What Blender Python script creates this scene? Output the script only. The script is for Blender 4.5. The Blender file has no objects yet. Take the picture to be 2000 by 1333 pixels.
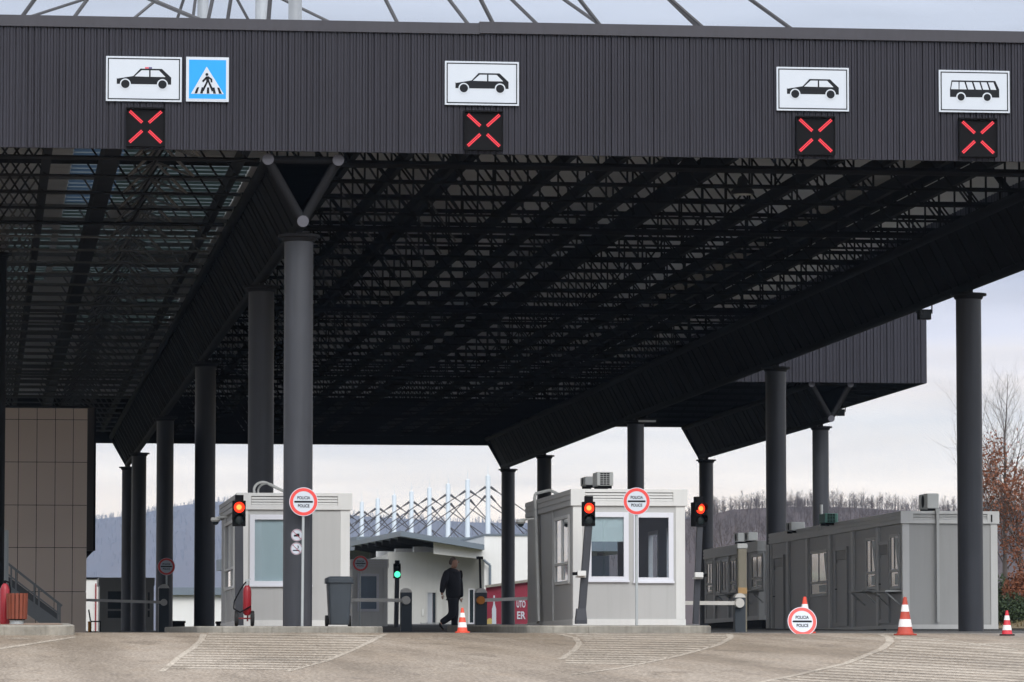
import bpy, bmesh, math, random
from mathutils import Vector, Matrix
rnd = random.Random(7)
S = bpy.context.scene
COL = S.collection
R = math.radians
# ------------------------------------------------------------------ camera frame
F = 8500.0                       # focal length in pixels of the 2000 px wide photograph
TH = math.atan(1040 / 8524.4); PH = math.atan(643.5 / F)
HD = Vector((math.sin(TH), math.cos(TH), 0)); RT = Vector((math.cos(TH), -math.sin(TH), 0)); UPZ = Vector((0, 0, 1))
FW = HD * math.cos(PH) + UPZ * math.sin(PH); UP = -HD * math.sin(PH) + UPZ * math.cos(PH)
def ray(px, py): return FW * F + RT * (px - 1000) + UP * (666.5 - py)
def at(px, py, Y):
    r = ray(px, py); return r * (Y / r.y)
def xz(px, py, Y):
    p = at(px, py, Y); return p.x, p.z
def atX(px, py, X):
    r = ray(px, py); return r * (X / r.x)
CREST, CZ, FS = 86.5, 0.747, 0.027
def sstep(a, b, x):
    t = min(1, max(0, (x - a) / (b - a))); return t * t * (3 - 2 * t)
def g(X, Y):
    if Y < CREST: return CZ + FS * (max(Y, -60) - CREST) + (.027 * (Y + 60) if Y < -60 else 0)
    s = 0.0088 + 0.0034 * sstep(3, 20, X)
    return CZ + s * (min(Y, 205) - CREST)
def gpt(px, py, dz=0.0):        # where a line of sight meets the approach road
    r = ray(px, py); t = (CZ - FS * CREST + dz) / (r.z - FS * r.y); return r * t

# ------------------------------------------------------------------ materials
MATS = {}
def nt(m): return m.node_tree.nodes, m.node_tree.links
def mat(name, col, rough=0.6, metal=0.0, var=0.10, scale=3.0, bump=0.0, spec=0.4, streak=0.0, emit=None, estr=0.0, bscale=None):
    if name in MATS: return MATS[name]
    m = bpy.data.materials.new(name); m.use_nodes = True
    N, L = nt(m); b = N['Principled BSDF']
    b.inputs['Roughness'].default_value = rough; b.inputs['Metallic'].default_value = metal
    b.inputs['Specular IOR Level'].default_value = spec
    c = (col[0], col[1], col[2], 1)
    tc = N.new('ShaderNodeTexCoord')
    no = N.new('ShaderNodeTexNoise'); no.inputs['Scale'].default_value = scale; no.inputs['Detail'].default_value = 6
    L.new(tc.outputs['Object'], no.inputs['Vector'])
    mx = N.new('ShaderNodeMix'); mx.data_type = 'RGBA'
    mx.inputs['A'].default_value = tuple(x * (1 - var) for x in col) + (1,)
    mx.inputs['B'].default_value = tuple(min(1, x * (1 + var)) for x in col) + (1,)
    L.new(no.outputs['Fac'], mx.inputs['Factor'])
    out = mx.outputs['Result']
    if streak > 0:               # rain streaks and dirt running down
        mp = N.new('ShaderNodeMapping'); mp.inputs['Scale'].default_value = (7, 7, 0.35)
        L.new(tc.outputs['Object'], mp.inputs['Vector'])
        n2 = N.new('ShaderNodeTexNoise'); n2.inputs['Scale'].default_value = 1.6; n2.inputs['Detail'].default_value = 8
        L.new(mp.outputs['Vector'], n2.inputs['Vector'])
        rp = N.new('ShaderNodeValToRGB'); rp.color_ramp.elements[0].position = 0.45; rp.color_ramp.elements[1].position = 0.75
        L.new(n2.outputs['Fac'], rp.inputs['Fac'])
        ml = N.new('ShaderNodeMath'); ml.operation = 'MULTIPLY'; ml.inputs[1].default_value = streak
        L.new(rp.outputs['Color'], ml.inputs[0])
        m2 = N.new('ShaderNodeMix'); m2.data_type = 'RGBA'
        L.new(ml.outputs[0], m2.inputs['Factor']); L.new(out, m2.inputs['A'])
        m2.inputs['B'].default_value = (col[0] * .45, col[1] * .43, col[2] * .38, 1)
        out = m2.outputs['Result']
    L.new(out, b.inputs['Base Color'])
    rr = N.new('ShaderNodeMapRange'); rr.inputs['To Min'].default_value = max(0.03, rough - .08); rr.inputs['To Max'].default_value = min(1, rough + .1)
    L.new(no.outputs['Fac'], rr.inputs['Value']); L.new(rr.outputs['Result'], b.inputs['Roughness'])
    if bump > 0:
        nb = N.new('ShaderNodeTexNoise'); nb.inputs['Scale'].default_value = bscale or scale * 6; nb.inputs['Detail'].default_value = 4
        L.new(tc.outputs['Object'], nb.inputs['Vector'])
        bp = N.new('ShaderNodeBump'); bp.inputs['Strength'].default_value = bump; bp.inputs['Distance'].default_value = 0.02
        L.new(nb.outputs['Fac'], bp.inputs['Height']); L.new(bp.outputs['Normal'], b.inputs['Normal'])
    if emit:
        b.inputs['Emission Color'].default_value = tuple(emit) + (1,); b.inputs['Emission Strength'].default_value = estr
    MATS[name] = m; return m
def glass(name, tint, refl=0.06):
    if name in MATS: return MATS[name]
    m = bpy.data.materials.new(name); m.use_nodes = True; N, L = nt(m)
    N.remove(N['Principled BSDF']); o = N['Material Output']
    t = N.new('ShaderNodeBsdfTransparent'); t.inputs[0].default_value = tint + (1,)
    gl = N.new('ShaderNodeBsdfGlossy'); gl.inputs['Roughness'].default_value = 0.03; gl.inputs['Color'].default_value = (.95, .97, 1, 1)
    fr = N.new('ShaderNodeLayerWeight'); fr.inputs['Blend'].default_value = .5
    pw_ = N.new('ShaderNodeMath'); pw_.operation = 'POWER'; pw_.inputs[1].default_value = 5; L.new(fr.outputs['Facing'], pw_.inputs[0])
    ad = N.new('ShaderNodeMath'); ad.inputs[1].default_value = refl; ad.use_clamp = True
    L.new(pw_.outputs[0], ad.inputs[0])
    mx = N.new('ShaderNodeMixShader'); L.new(ad.outputs[0], mx.inputs[0]); L.new(t.outputs[0], mx.inputs[1]); L.new(gl.outputs[0], mx.inputs[2])
    L.new(mx.outputs[0], o.inputs[0]); MATS[name] = m; return m

# ------------------------------------------------------------------ mesh helper
SPLIT = {'corner_post', 'wall_post', 'tube_cap', 'feet', 'roof_brackets', 'roof_beams', 'reflective_bands', 'car_windows', 'car_wheels', 'bus_wheels', 'bus_windows', 'treads', 'stringer', 'counter_ledge', 'zebra_bars', 'mullion', 'coping'}
W = {}                           # world location of every parent
class MB:
    def __init__(s): s.v = []; s.f = []; s.m = []
    def add(s, vs, fs, mi=0):
        o = len(s.v); s.v += [tuple(p) for p in vs]
        for f in fs: s.f.append([i + o for i in f]); s.m.append(mi)
        return s
    def box(s, x0, x1, y0, y1, z0, z1, mi=0):
        vs = [(x, y, z) for z in (z0, z1) for y in (y0, y1) for x in (x0, x1)]
        return s.add(vs, [(0, 2, 3, 1), (4, 5, 7, 6), (0, 1, 5, 4), (2, 6, 7, 3), (0, 4, 6, 2), (1, 3, 7, 5)], mi)
    def bar(s, a, b, w, h=None, mi=0, up=(0, 0, 1)):     # box bar from a to b
        a = Vector(a); b = Vector(b); d = (b - a).normalized(); h = h or w
        u = Vector(up)
        if abs(d.dot(u)) > .98: u = Vector((1, 0, 0))
        x = d.cross(u).normalized() * (w / 2); z = x.cross(d).normalized() * (h / 2)
        vs = [a - x - z, a + x - z, a + x + z, a - x + z, b - x - z, b + x - z, b + x + z, b - x + z]
        return s.add(vs, [(0, 1, 2, 3), (7, 6, 5, 4), (0, 4, 5, 1), (1, 5, 6, 2), (2, 6, 7, 3), (3, 7, 4, 0)], mi)
    def tube(s, a, b, r, n=8, r2=None, mi=0, cap=True):
        a = Vector(a); b = Vector(b); d = (b - a).normalized(); r2 = r if r2 is None else r2
        u = Vector((0, 0, 1)) if abs(d.z) < .9 else Vector((1, 0, 0))
        x = d.cross(u).normalized(); y = d.cross(x)
        vs = []
        for p, rr in ((a, r), (b, r2)):
            for i in range(n):
                t = 2 * math.pi * i / n; vs.append(p + x * (rr * math.cos(t)) + y * (rr * math.sin(t)))
        fs = [(i, i + n, (i + 1) % n + n, (i + 1) % n) for i in range(n)]
        if cap: fs += [tuple(range(n)), tuple(range(2 * n - 1, n - 1, -1))]
        return s.add(vs, fs, mi)
    def path(s, pts, r, n=6, mi=0):
        for a, b in zip(pts, pts[1:]): s.tube(a, b, r, n, mi=mi)
        return s
    def lathe(s, c, prof, n=20, mi=0, axis='z'):          # prof: (radius, height) rings
        vs = []; c = Vector(c)
        for r, h in prof:
            for i in range(n):
                t = 2 * math.pi * i / n; ca, sa = r * math.cos(t), r * math.sin(t)
                vs.append(c + Vector({'z': (ca, sa, h), 'y': (ca, h, sa), 'x': (h, ca, sa)}[axis]))
        fs = []
        for k in range(len(prof) - 1):
            for i in range(n):
                j = (i + 1) % n; fs.append((k * n + i, k * n + j, (k + 1) * n + j, (k + 1) * n + i))
        fs += [tuple(range(n - 1, -1, -1)), tuple(range((len(prof) - 1) * n, len(prof) * n))]
        return s.add(vs, fs, mi)
    def prism(s, poly, y0, y1, mi=0):                     # polygon in XZ pushed along Y
        n = len(poly); vs = [(x, y0, z) for x, z in poly] + [(x, y1, z) for x, z in poly]
        fs = [tuple(range(n)), tuple(range(2 * n - 1, n - 1, -1))] + [(i, i + n, (i + 1) % n + n, (i + 1) % n) for i in range(n)]
        return s.add(vs, fs, mi)
    def disc(s, x, z, r, y0, y1, n=32, mi=0):
        return s.prism([(x + r * math.cos(2 * math.pi * i / n), z + r * math.sin(2 * math.pi * i / n)) for i in range(n)], y0, y1, mi)
    def ring(s, x, z, r, ri, y0, y1, n=40, mi=0):
        vs = []
        for y in (y0, y1):
            for q in (r, ri):
                vs += [(x + q * math.cos(2 * math.pi * i / n), y, z + q * math.sin(2 * math.pi * i / n)) for i in range(n)]
        fs = []
        for i in range(n):
            j = (i + 1) % n
            fs += [(i, j, n + j, n + i), (2 * n + i, 3 * n + i, 3 * n + j, 2 * n + j), (i, 2 * n + i, 2 * n + j, j), (n + i, n + j, 3 * n + j, 3 * n + i)]
        return s.add(vs, fs, mi)
    def loft(s, rings, mi=0, cap=True):                   # rings of equal length
        n = len(rings[0]); vs = [p for r in rings for p in r]; fs = []
        for k in range(len(rings) - 1):
            for i in range(n):
                j = (i + 1) % n; fs.append((k * n + i, k * n + j, (k + 1) * n + j, (k + 1) * n + i))
        if cap: fs += [tuple(range(n - 1, -1, -1)), tuple(range((len(rings) - 1) * n, len(rings) * n))]
        return s.add(vs, fs, mi)
    def quad(s, a, b, c, d, mi=0): return s.add([a, b, c, d], [(0, 1, 2, 3)], mi)
    def pieces(s):               # one helper per connected piece
        par = list(range(len(s.v)))
        def find(a):
            while par[a] != a: par[a] = par[par[a]]; a = par[a]
            return a
        for f in s.f:
            for i in f[1:]: par[find(i)] = find(f[0])
        out = {}
        for f, mi in zip(s.f, s.m):
            r = find(f[0]); q = out.setdefault(r, (MB(), {}))
            idx = []
            for i in f:
                if i not in q[1]: q[1][i] = len(q[0].v); q[0].v.append(s.v[i])
                idx.append(q[1][i])
            q[0].f.append(idx); q[0].m.append(mi)
        return [q[0] for q in out.values()]
    def build(s, name, mats, parent=None, smooth=False, bevel=0, xf=None, loc=None):
        if parent and name in SPLIT:
            ps = s.pieces()
            if len(ps) > 1: return [p.build(name, mats, parent, smooth, bevel, xf, loc) for p in ps][0]
        me = bpy.data.meshes.new(name); o = bpy.data.objects.new(name, me); COL.objects.link(o)
        vs = s.v if xf is None else [tuple(xf @ Vector(p)) for p in s.v]
        off = W[parent.name] if parent else (loc if loc else Vector((0, 0, 0)))
        off = Vector(off)
        me.from_pydata([tuple(Vector(p) - off) for p in vs], [], s.f)
        for q in (mats if isinstance(mats, (list, tuple)) else [mats]): me.materials.append(q)
        me.polygons.foreach_set('material_index', s.m)
        bm = bmesh.new(); bm.from_mesh(me); bmesh.ops.recalc_face_normals(bm, faces=bm.faces); bm.to_mesh(me); bm.free()
        if smooth:
            for p in me.polygons: p.use_smooth = True
            try: me.set_sharp_from_angle(angle=R(40))
            except Exception: pass
        if bevel:
            b = o.modifiers.new('bevel', 'BEVEL'); b.width = bevel; b.segments = 2; b.limit_method = 'ANGLE'
        if parent: o.parent = parent
        else: o.location = off
        W[o.name] = off
        return o
def tag(o, label, cat, group=None, kind=None):
    o['label'] = label; o['category'] = cat
    if group: o['group'] = group
    if kind: o['kind'] = kind
    return o
def thing(name, label, cat, loc, group=None):
    o = bpy.data.objects.new(name, None); COL.objects.link(o); o.location = loc; o.empty_display_size = .2
    W[o.name] = Vector(loc); return tag(o, label, cat, group)
def struct(o, kind='structure'):
    o['kind'] = kind; return o
def copy_tree(o, loc, label=None, parent=None):
    c = o.copy(); COL.objects.link(c)
    if parent: c.parent = parent
    else:
        c.location = loc; W[c.name] = Vector(loc)
        if label: c['label'] = label
    for ch in list(o.children): copy_tree(ch, None, None, c)
    return c
def text(name, s, size, center, m, parent, y, ext=.002, width=None):
    cu = bpy.data.curves.new(name, 'FONT'); cu.body = s; cu.size = size; cu.extrude = ext; cu.offset = size * .018; cu.align_x = 'CENTER'; cu.align_y = 'CENTER'
    t = bpy.data.objects.new(name + '_t', cu); COL.objects.link(t)
    bpy.context.view_layer.update()
    me = bpy.data.meshes.new_from_object(t.evaluated_get(bpy.context.evaluated_depsgraph_get()))
    bpy.data.objects.remove(t); bpy.data.curves.remove(cu)
    w = max(v.co.x for v in me.vertices) - min(v.co.x for v in me.vertices)
    k = width / w if width else 1
    b = MB(); b.add([(center[0] + v.co.x * k, y - v.co.z, center[1] + v.co.y) for v in me.vertices], [tuple(p.vertices) for p in me.polygons])
    bpy.data.meshes.remove(me)
    return b if parent is None else b.build(name, m, parent)

# palette
M_fascia = mat('fascia_sheet', (.0265, .0262, .0355), .5, .0, .22, .6, spec=.22, streak=.28)
M_fasciatop = mat('fascia_coping', (.043, .042, .051), .4, 0, .15, 1.2, streak=.2)
M_steel = mat('black_painted_steel', (.014, .014, .0155), .65, 0, .2, 2, streak=.1, spec=.15)
M_steel2 = mat('truss_black_steel', (.007, .007, .0075), .75, 0, .25, 2, spec=.08)
M_tube = mat('grey_painted_tube', (.040, .043, .051), .45, 0, .32, .9, streak=.25, bump=.12, bscale=5)
M_vframe = mat('v_frame_black', (.0085, .0085, .0095), .7, 0, .2, 3, spec=.12)
M_lighttube = mat('lit_space_frame_tube', (.15, .15, .15), .5, 0, .15, 2)  # lighter grey stands in for the light these tubes catch
M_tubelight = mat('dark_tube_cap', (.07, .07, .085), .5, 0, .2, 3)
M_deck = mat('roof_deck_sheet', (.80, .80, .79), .6, 0, .08, .6)
M_deckdark = mat('roof_deck_dark', (.07, .07, .07), .6, 0, .15, .6)
M_mast = mat('galvanised_mast', (.32, .34, .36), .45, .1, .15, 2, streak=.15)
M_cable = mat('dark_tie_rod', (.05, .05, .055), .5, 0, .1, 4)
M_boothw = mat('booth_white', (.63, .63, .605), .5, 0, .06, 2, streak=.10)
M_booth = mat('booth_grey_panel', (.42, .42, .405), .5, 0, .06, 1.2, streak=.09)
M_boothd = mat('booth_recess_grey', (.22, .22, .205), .5, 0, .08, 2, streak=.1)
M_frame = mat('white_window_frame', (.68, .69, .73), .35, 0, .03, 3)
M_greyframe = mat('grey_window_frame', (.40, .40, .39), .45, 0, .06, 3)
M_glass = glass('clear_window_glass', (.86, .91, .93), .10)
M_glassf = glass('grey_window_glass', (.42, .50, .55), .10)
M_dkglass = mat('dark_window_pane', (.02, .03, .035), .06, 0, .3, 1, spec=.7)
M_inside = mat('booth_interior', (.31, .355, .41), .7, 0, .1, 2)
M_blind = mat('roller_blind', (.78, .82, .80), .8, 0, .03, 4)
M_black = mat('black_plastic', (.006, .006, .007), .75, 0, .2, 5, spec=.12)
M_signw = mat('sign_white_sheet', (.55, .60, .655), .35, 0, .02, 3)
M_signblk = mat('sign_black_print', (.012, .014, .017), .6, 0, .05, 3, spec=.15)
M_signblue = mat('sign_blue_sheet', (.015, .33, .80), .35, 0, .03, 3)
M_signred = mat('sign_red_sheet', (.72, .07, .06), .38, 0, .05, 4)
M_zinc = mat('zinc_pole', (.42, .45, .45), .42, .3, .12, 3, streak=.12)
M_kerb = mat('kerb_stone', (.27, .25, .21), .85, 0, .5, 2.6, bump=.5, streak=.45)
M_kerbtop = mat('brown_paving', (.26, .19, .14), .85, 0, .25, 4, bump=.4)
M_red = mat('cone_red', (.62, .06, .03), .5, 0, .12, 5)
M_redp = mat('extinguisher_red', (.26, .010, .016), .35, 0, .12, 5)
M_white = mat('reflective_white', (.75, .73, .71), .45, 0, .08, 6)
M_rubber = mat('black_rubber', (.02, .02, .02), .8, 0, .2, 6)
M_bin = mat('bin_dark_grey', (.040, .050, .060), .5, 0, .12, 4, streak=.15)
M_barrier = mat('barrier_dark_blue', (.035, .045, .055), .45, 0, .15, 4)
M_arm = mat('barrier_arm_grey', (.58, .56, .52), .5, 0, .1, 4)
M_ac = mat('ac_casing', (.50, .51, .49), .5, 0, .08, 3, streak=.12)
M_acg = mat('ac_green_grille', (.10, .22, .18), .6, 0, .12, 3)
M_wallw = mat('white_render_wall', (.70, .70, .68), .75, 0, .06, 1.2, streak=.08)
M_roofg = mat('slate_roof_edge', (.13, .16, .19), .5, 0, .12, 1.5)
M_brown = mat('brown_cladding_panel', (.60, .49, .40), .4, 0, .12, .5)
M_lens_r = mat('red_lamp_lens', (.6, .02, .01), .3, 0, .02, 3, emit=(1, .035, .012), estr=1.7)
M_lens_core = mat('red_lamp_core', (.9, .2, .05), .3, 0, .02, 3, emit=(1, .30, .05), estr=1.6)
M_lens_g = mat('green_lamp_lens', (.1, .7, .4), .3, 0, .02, 3, emit=(.10, 1, .55), estr=1.3)
M_lens_off = mat('unlit_lamp_lens', (.012, .02, .022), .25, 0, .1, 3)
M_led = mat('red_led_dots', (.3, .02, .03), .4, 0, .02, 3, emit=(1, .08, .10), estr=1.05)
M_ledbase = mat('red_led_strip', (.2, .008, .015), .4, 0, .02, 3, emit=(.9, .010, .03), estr=.45)
# ================================================================== sky, sun, camera
wd = bpy.data.worlds.new("World"); S.world = wd; wd.use_nodes = True
N, L = wd.node_tree.nodes, wd.node_tree.links
bgn = N['Background']; wo = N['World Output']
sky = N.new('ShaderNodeTexSky'); sky.sky_type = 'NISHITA'; sky.sun_disc = False
SUN_EL, SUN_AZ = R(38), R(172)
sky.sun_elevation = SUN_EL; sky.sun_rotation = SUN_AZ
L.new(sky.outputs[0], bgn.inputs['Color']); bgn.inputs['Strength'].default_value = 0.06
bg2 = N.new('ShaderNodeBackground'); bg2.inputs['Strength'].default_value = 1.0
tc = N.new('ShaderNodeTexCoord'); sx = N.new('ShaderNodeSeparateXYZ'); L.new(tc.outputs['Generated'], sx.inputs[0])
# stratus bands: thin layers lying low over the horizon, uneven along their length
mp = N.new('ShaderNodeMapping'); mp.inputs['Scale'].default_value = (3.0, 3.0, 34.0); L.new(tc.outputs['Generated'], mp.inputs['Vector'])
no = N.new('ShaderNodeTexNoise'); no.inputs['Scale'].default_value = 1.6; no.inputs['Detail'].default_value = 5; no.inputs['Roughness'].default_value = .55
L.new(mp.outputs['Vector'], no.inputs['Vector'])
ws = N.new('ShaderNodeMath'); ws.operation = 'MULTIPLY_ADD'; ws.inputs[1].default_value = .030; L.new(no.outputs['Fac'], ws.inputs[0])
sb = N.new('ShaderNodeMath'); sb.operation = 'ADD'; sb.inputs[1].default_value = -.015; L.new(sx.outputs['Z'], sb.inputs[0])
L.new(sb.outputs[0], ws.inputs[2])
mr = N.new('ShaderNodeMapRange'); mr.inputs['From Max'].default_value = 0.25; L.new(ws.outputs[0], mr.inputs['Value'])
rp = N.new('ShaderNodeValToRGB'); L.new(mr.outputs[0], rp.inputs['Fac'])
mp2 = N.new('ShaderNodeMapping'); mp2.inputs['Scale'].default_value = (7, 7, 60); mp2.inputs['Location'].default_value = (3.1, 1.7, .4); L.new(tc.outputs['Generated'], mp2.inputs['Vector'])
n2 = N.new('ShaderNodeTexNoise'); n2.inputs['Scale'].default_value = 1.5; n2.inputs['Detail'].default_value = 6; n2.inputs['Distortion'].default_value = .6; L.new(mp2.outputs['Vector'], n2.inputs['Vector'])
cl = N.new('ShaderNodeMapRange'); cl.inputs['From Min'].default_value = .32; cl.inputs['From Max'].default_value = .68; cl.inputs['To Min'].default_value = .86; cl.inputs['To Max'].default_value = 1.10; L.new(n2.outputs['Fac'], cl.inputs['Value'])
e = rp.color_ramp.elements
stops = [(0.0, (1.36, 1.10, .80)), (.034, (1.38, 1.11, .80)), (.046, (1.18, 1.03, .83)), (.058, (.97, .91, .82)), (.066, (1.03, .91, .79)),
         (.076, (.76, .74, .80)), (.092, (.52, .53, .62)), (.12, (.51, .54, .63)), (.16, (.58, .62, .71)), (.25, (.80, .83, .90))]
e[0].position = 0; e[0].color = stops[0][1] + (1,); e[1].position = 1; e[1].color = stops[-1][1] + (1,)
for p, c in stops[1:-1]:
    q = e.new(p / .25); q.color = c + (1,)
vm = N.new('ShaderNodeVectorMath'); vm.operation = 'SCALE'; L.new(rp.outputs[0], vm.inputs[0]); L.new(cl.outputs[0], vm.inputs['Scale']); L.new(vm.outputs[0], bg2.inputs['Color'])
# the overcast is brighter overhead than near the horizon
zr = N.new('ShaderNodeMapRange'); zr.inputs['From Min'].default_value = .22; zr.inputs['From Max'].default_value = .9
zr.inputs['To Min'].default_value = 1.0; zr.inputs['To Max'].default_value = 1.35
L.new(sx.outputs['Z'], zr.inputs['Value'])
# and brightest round the veiled sun, behind the photographer
dt = N.new('ShaderNodeVectorMath'); dt.operation = 'DOT_PRODUCT'; L.new(tc.outputs['Generated'], dt.inputs[0])
dt.inputs[1].default_value = (math.sin(SUN_AZ) * math.cos(SUN_EL), math.cos(SUN_AZ) * math.cos(SUN_EL), math.sin(SUN_EL))
dm = N.new('ShaderNodeMapRange'); dm.inputs['From Min'].default_value = -.1; dm.inputs['From Max'].default_value = 1; dm.inputs['To Min'].default_value = 1; dm.inputs['To Max'].default_value = 2.1
L.new(dt.outputs['Value'], dm.inputs['Value'])
mu = N.new('ShaderNodeMath'); mu.operation = 'MULTIPLY'; L.new(zr.outputs[0], mu.inputs[0]); L.new(dm.outputs[0], mu.inputs[1]); L.new(mu.outputs[0], bg2.inputs['Strength'])
mxs = N.new('ShaderNodeMixShader'); mxs.inputs[0].default_value = .92
L.new(bgn.outputs[0], mxs.inputs[1]); L.new(bg2.outputs[0], mxs.inputs[2]); L.new(mxs.outputs[0], wo.inputs['Surface'])

sl = bpy.data.lights.new('sun', 'SUN'); sl.energy = 1.5; sl.angle = R(25); sl.color = (1, .96, .9)
so = bpy.data.objects.new('sun', sl); COL.objects.link(so)
sd = Vector((math.sin(SUN_AZ) * math.cos(SUN_EL), math.cos(SUN_AZ) * math.cos(SUN_EL), math.sin(SUN_EL)))
so.rotation_euler = sd.to_track_quat('Z', 'Y').to_euler(); so.location = (0, -20, 60)

cd = bpy.data.cameras.new('camera'); cam = bpy.data.objects.new('camera', cd); COL.objects.link(cam); S.camera = cam
cd.sensor_width = 36; cd.lens = 36 * F / 2000; cd.clip_start = 1; cd.clip_end = 20000
cam.matrix_world = Matrix((RT, UP, -FW)).transposed().to_4x4()
cd.dof.use_dof = True; cd.dof.focus_distance = 92; cd.dof.aperture_fstop = 8
S.view_settings.view_transform = 'Standard'; S.view_settings.look = 'None'; S.view_settings.gamma = 1; S.view_settings.exposure = 0.18
S.render.film_transparent = False
S.cycles.max_bounces = 6; S.cycles.diffuse_bounces = 3; S.cycles.glossy_bounces = 3; S.cycles.transparent_max_bounces = 12
S.cycles.caustics_reflective = False; S.cycles.caustics_refractive = False

# ================================================================== ground
def ground_mat(name, c1, c2, c3, rough, sp=.3):
    m = bpy.data.materials.new(name); m.use_nodes = True; N, L = nt(m); b = N['Principled BSDF']
    tc = N.new('ShaderNodeTexCoord')
    def noise(sc, xyz, det=5):
        mp = N.new('ShaderNodeMapping'); mp.inputs['Scale'].default_value = xyz; L.new(tc.outputs['Object'], mp.inputs['Vector'])
        n = N.new('ShaderNodeTexNoise'); n.inputs['Scale'].default_value = sc; n.inputs['Detail'].default_value = det; L.new(mp.outputs['Vector'], n.inputs['Vector']); return n
    def mixc(f, a, bb):
        x = N.new('ShaderNodeMix'); x.data_type = 'RGBA'; L.new(f, x.inputs['Factor'])
        for k, v in (('A', a), ('B', bb)):
            if isinstance(v, tuple): x.inputs[k].default_value = v + (1,)
            else: L.new(v, x.inputs[k])
        return x.outputs['Result']
    def ramp(n, lo, hi):
        r = N.new('ShaderNodeMapRange'); r.inputs['From Min'].default_value = lo; r.inputs['From Max'].default_value = hi; L.new(n.outputs['Fac'], r.inputs['Value']); return r.outputs[0]
    big = noise(.5, (1, .10, 1)); mid = noise(2.2, (1, .18, 1)); fine = noise(26, (1, .22, 1), 4); tyre = noise(.9, (1, .05, 1), 3); stain = noise(1.3, (1, .22, 1), 6)
    col = mixc(ramp(big, .38, .62), c1, c2)
    col = mixc(ramp(mid, .50, .70), col, c3)
    col = mixc(ramp(tyre, .50, .66), col, tuple(q * .72 for q in c1))
    col = mixc(ramp(stain, .55, .66), col, tuple(q * .62 for q in c1))
    dk = mixc(ramp(fine, .40, .64), tuple(x * .55 for x in c1), tuple(min(1, x * 1.5) for x in c2))
    x = N.new('ShaderNodeMix'); x.data_type = 'RGBA'; x.inputs['Factor'].default_value = .45; L.new(col, x.inputs['A']); L.new(dk, x.inputs['B'])
    L.new(x.outputs['Result'], b.inputs['Base Color']); b.inputs['Specular IOR Level'].default_value = sp
    rr = N.new('ShaderNodeMapRange'); rr.inputs['From Min'].default_value = .35; rr.inputs['From Max'].default_value = .65
    rr.inputs['To Min'].default_value = rough - .16; rr.inputs['To Max'].default_value = rough + .16
    L.new(big.outputs['Fac'], rr.inputs['Value']); L.new(rr.outputs[0], b.inputs['Roughness'])
    bp = N.new('ShaderNodeBump'); bp.inputs['Strength'].default_value = .5; bp.inputs['Distance'].default_value = .02
    L.new(fine.outputs['Fac'], bp.inputs['Height']); L.new(bp.outputs['Normal'], b.inputs['Normal'])
    return m
M_road = ground_mat('damp_road', (.215, .162, .110), (.315, .262, .205), (.27, .205, .143), .56, .45)
M_asph = ground_mat('dark_asphalt', (.10, .096, .09), (.14, .135, .125), (.115, .11, .10), .8, .25)
M_grass = ground_mat('winter_field', (.10, .085, .05), (.07, .08, .035), (.13, .10, .06), .9, .1)
def sheet(name, m, xs, ys, dz=0.0, f=g):
    b = MB(); n = len(xs)
    for y in ys:
        for x in xs: b.v.append((x, y, f(x, y) + dz))
    for j in range(len(ys) - 1):
        for i in range(n - 1):
            b.f.append([j * n + i, j * n + i + 1, (j + 1) * n + i + 1, (j + 1) * n + i]); b.m.append(0)
    return struct(b.build(name, m))
gx = [-4000, -900, -200, -60, -25, -10, 0, 3] + [3 + k for k in range(1, 18)] + [22, 26, 30, 40, 60, 200, 900, 4000]
gy = [-2500, -60, -20, 0, 20, 40, 55, 70, 80, CREST] + [90 + 5 * k for k in range(24)] + [300, 600, 1500, 3000, 9000]
sheet('ground', M_grass, gx, gy, -.02)
sheet('approach_road', M_road, [x for x in gx if -61 < x < 61], [y for y in gy if y <= CREST] , 0)
sheet('asphalt_apron', M_asph, [x for x in gx if -61 < x < 61], [87.5] + [90 + 5 * k for k in range(24)], 0)
M_conc = mat('concrete_strip', (.34, .32, .29), .8, 0, .15, 2, bump=.3)
sheet('concrete_threshold', M_conc, [x for x in gx if -61 < x < 61], [CREST, 87.5], 0.002)

M_mark = ground_mat('worn_road_paint', (.30, .25, .19), (.43, .375, .305), (.365, .315, .25), .70, .3)
def strip(b, pts, w):            # painted band on the road along pixel points; w: full widths in px
    for k in range(len(pts) - 1):
        (x0, y0), (x1, y1) = pts[k], pts[k + 1]
        wa, wb = (w[k], w[k + 1]) if isinstance(w, list) else (w, w)
        b.quad(gpt(x0 - wa / 2, y0, .004), gpt(x0 + wa / 2, y0, .004), gpt(x1 + wb / 2, y1, .004), gpt(x1 - wb / 2, y1, .004))
def interp(pl, y):
    for (x0, y0), (x1, y1) in zip(pl, pl[1:]):
        if y0 <= y <= y1: return x0 + (x1 - x0) * (y - y0) / (y1 - y0)
    return pl[0][0] if y < pl[0][1] else pl[-1][0]
def hatch(Lp, Rp, y0, y1, step, thick, slope, pad=9):
    b = MB(); y = y0
    while y < y1:
        xa = interp(Lp, y) + pad; xb = interp(Rp, y) - pad
        if xb - xa > 8:
            n = max(2, int((xb - xa) / 40)); xm = (xa + xb) / 2
            for k in range(n):
                p, q = xa + (xb - xa) * k / n, xa + (xb - xa) * (k + 1) / n
                yp, yq = y + slope * (p - xm), y + slope * (q - xm)
                if min(yp, yq) < 1237.6: continue
                b.quad(gpt(p, yp - thick / 2, .004), gpt(q, yq - thick / 2, .004), gpt(q, yq + thick / 2, .004), gpt(p, yp + thick / 2, .004))
        y += step
    strip(b, Lp, 13); strip(b, Rp, 13)
    return b
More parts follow.
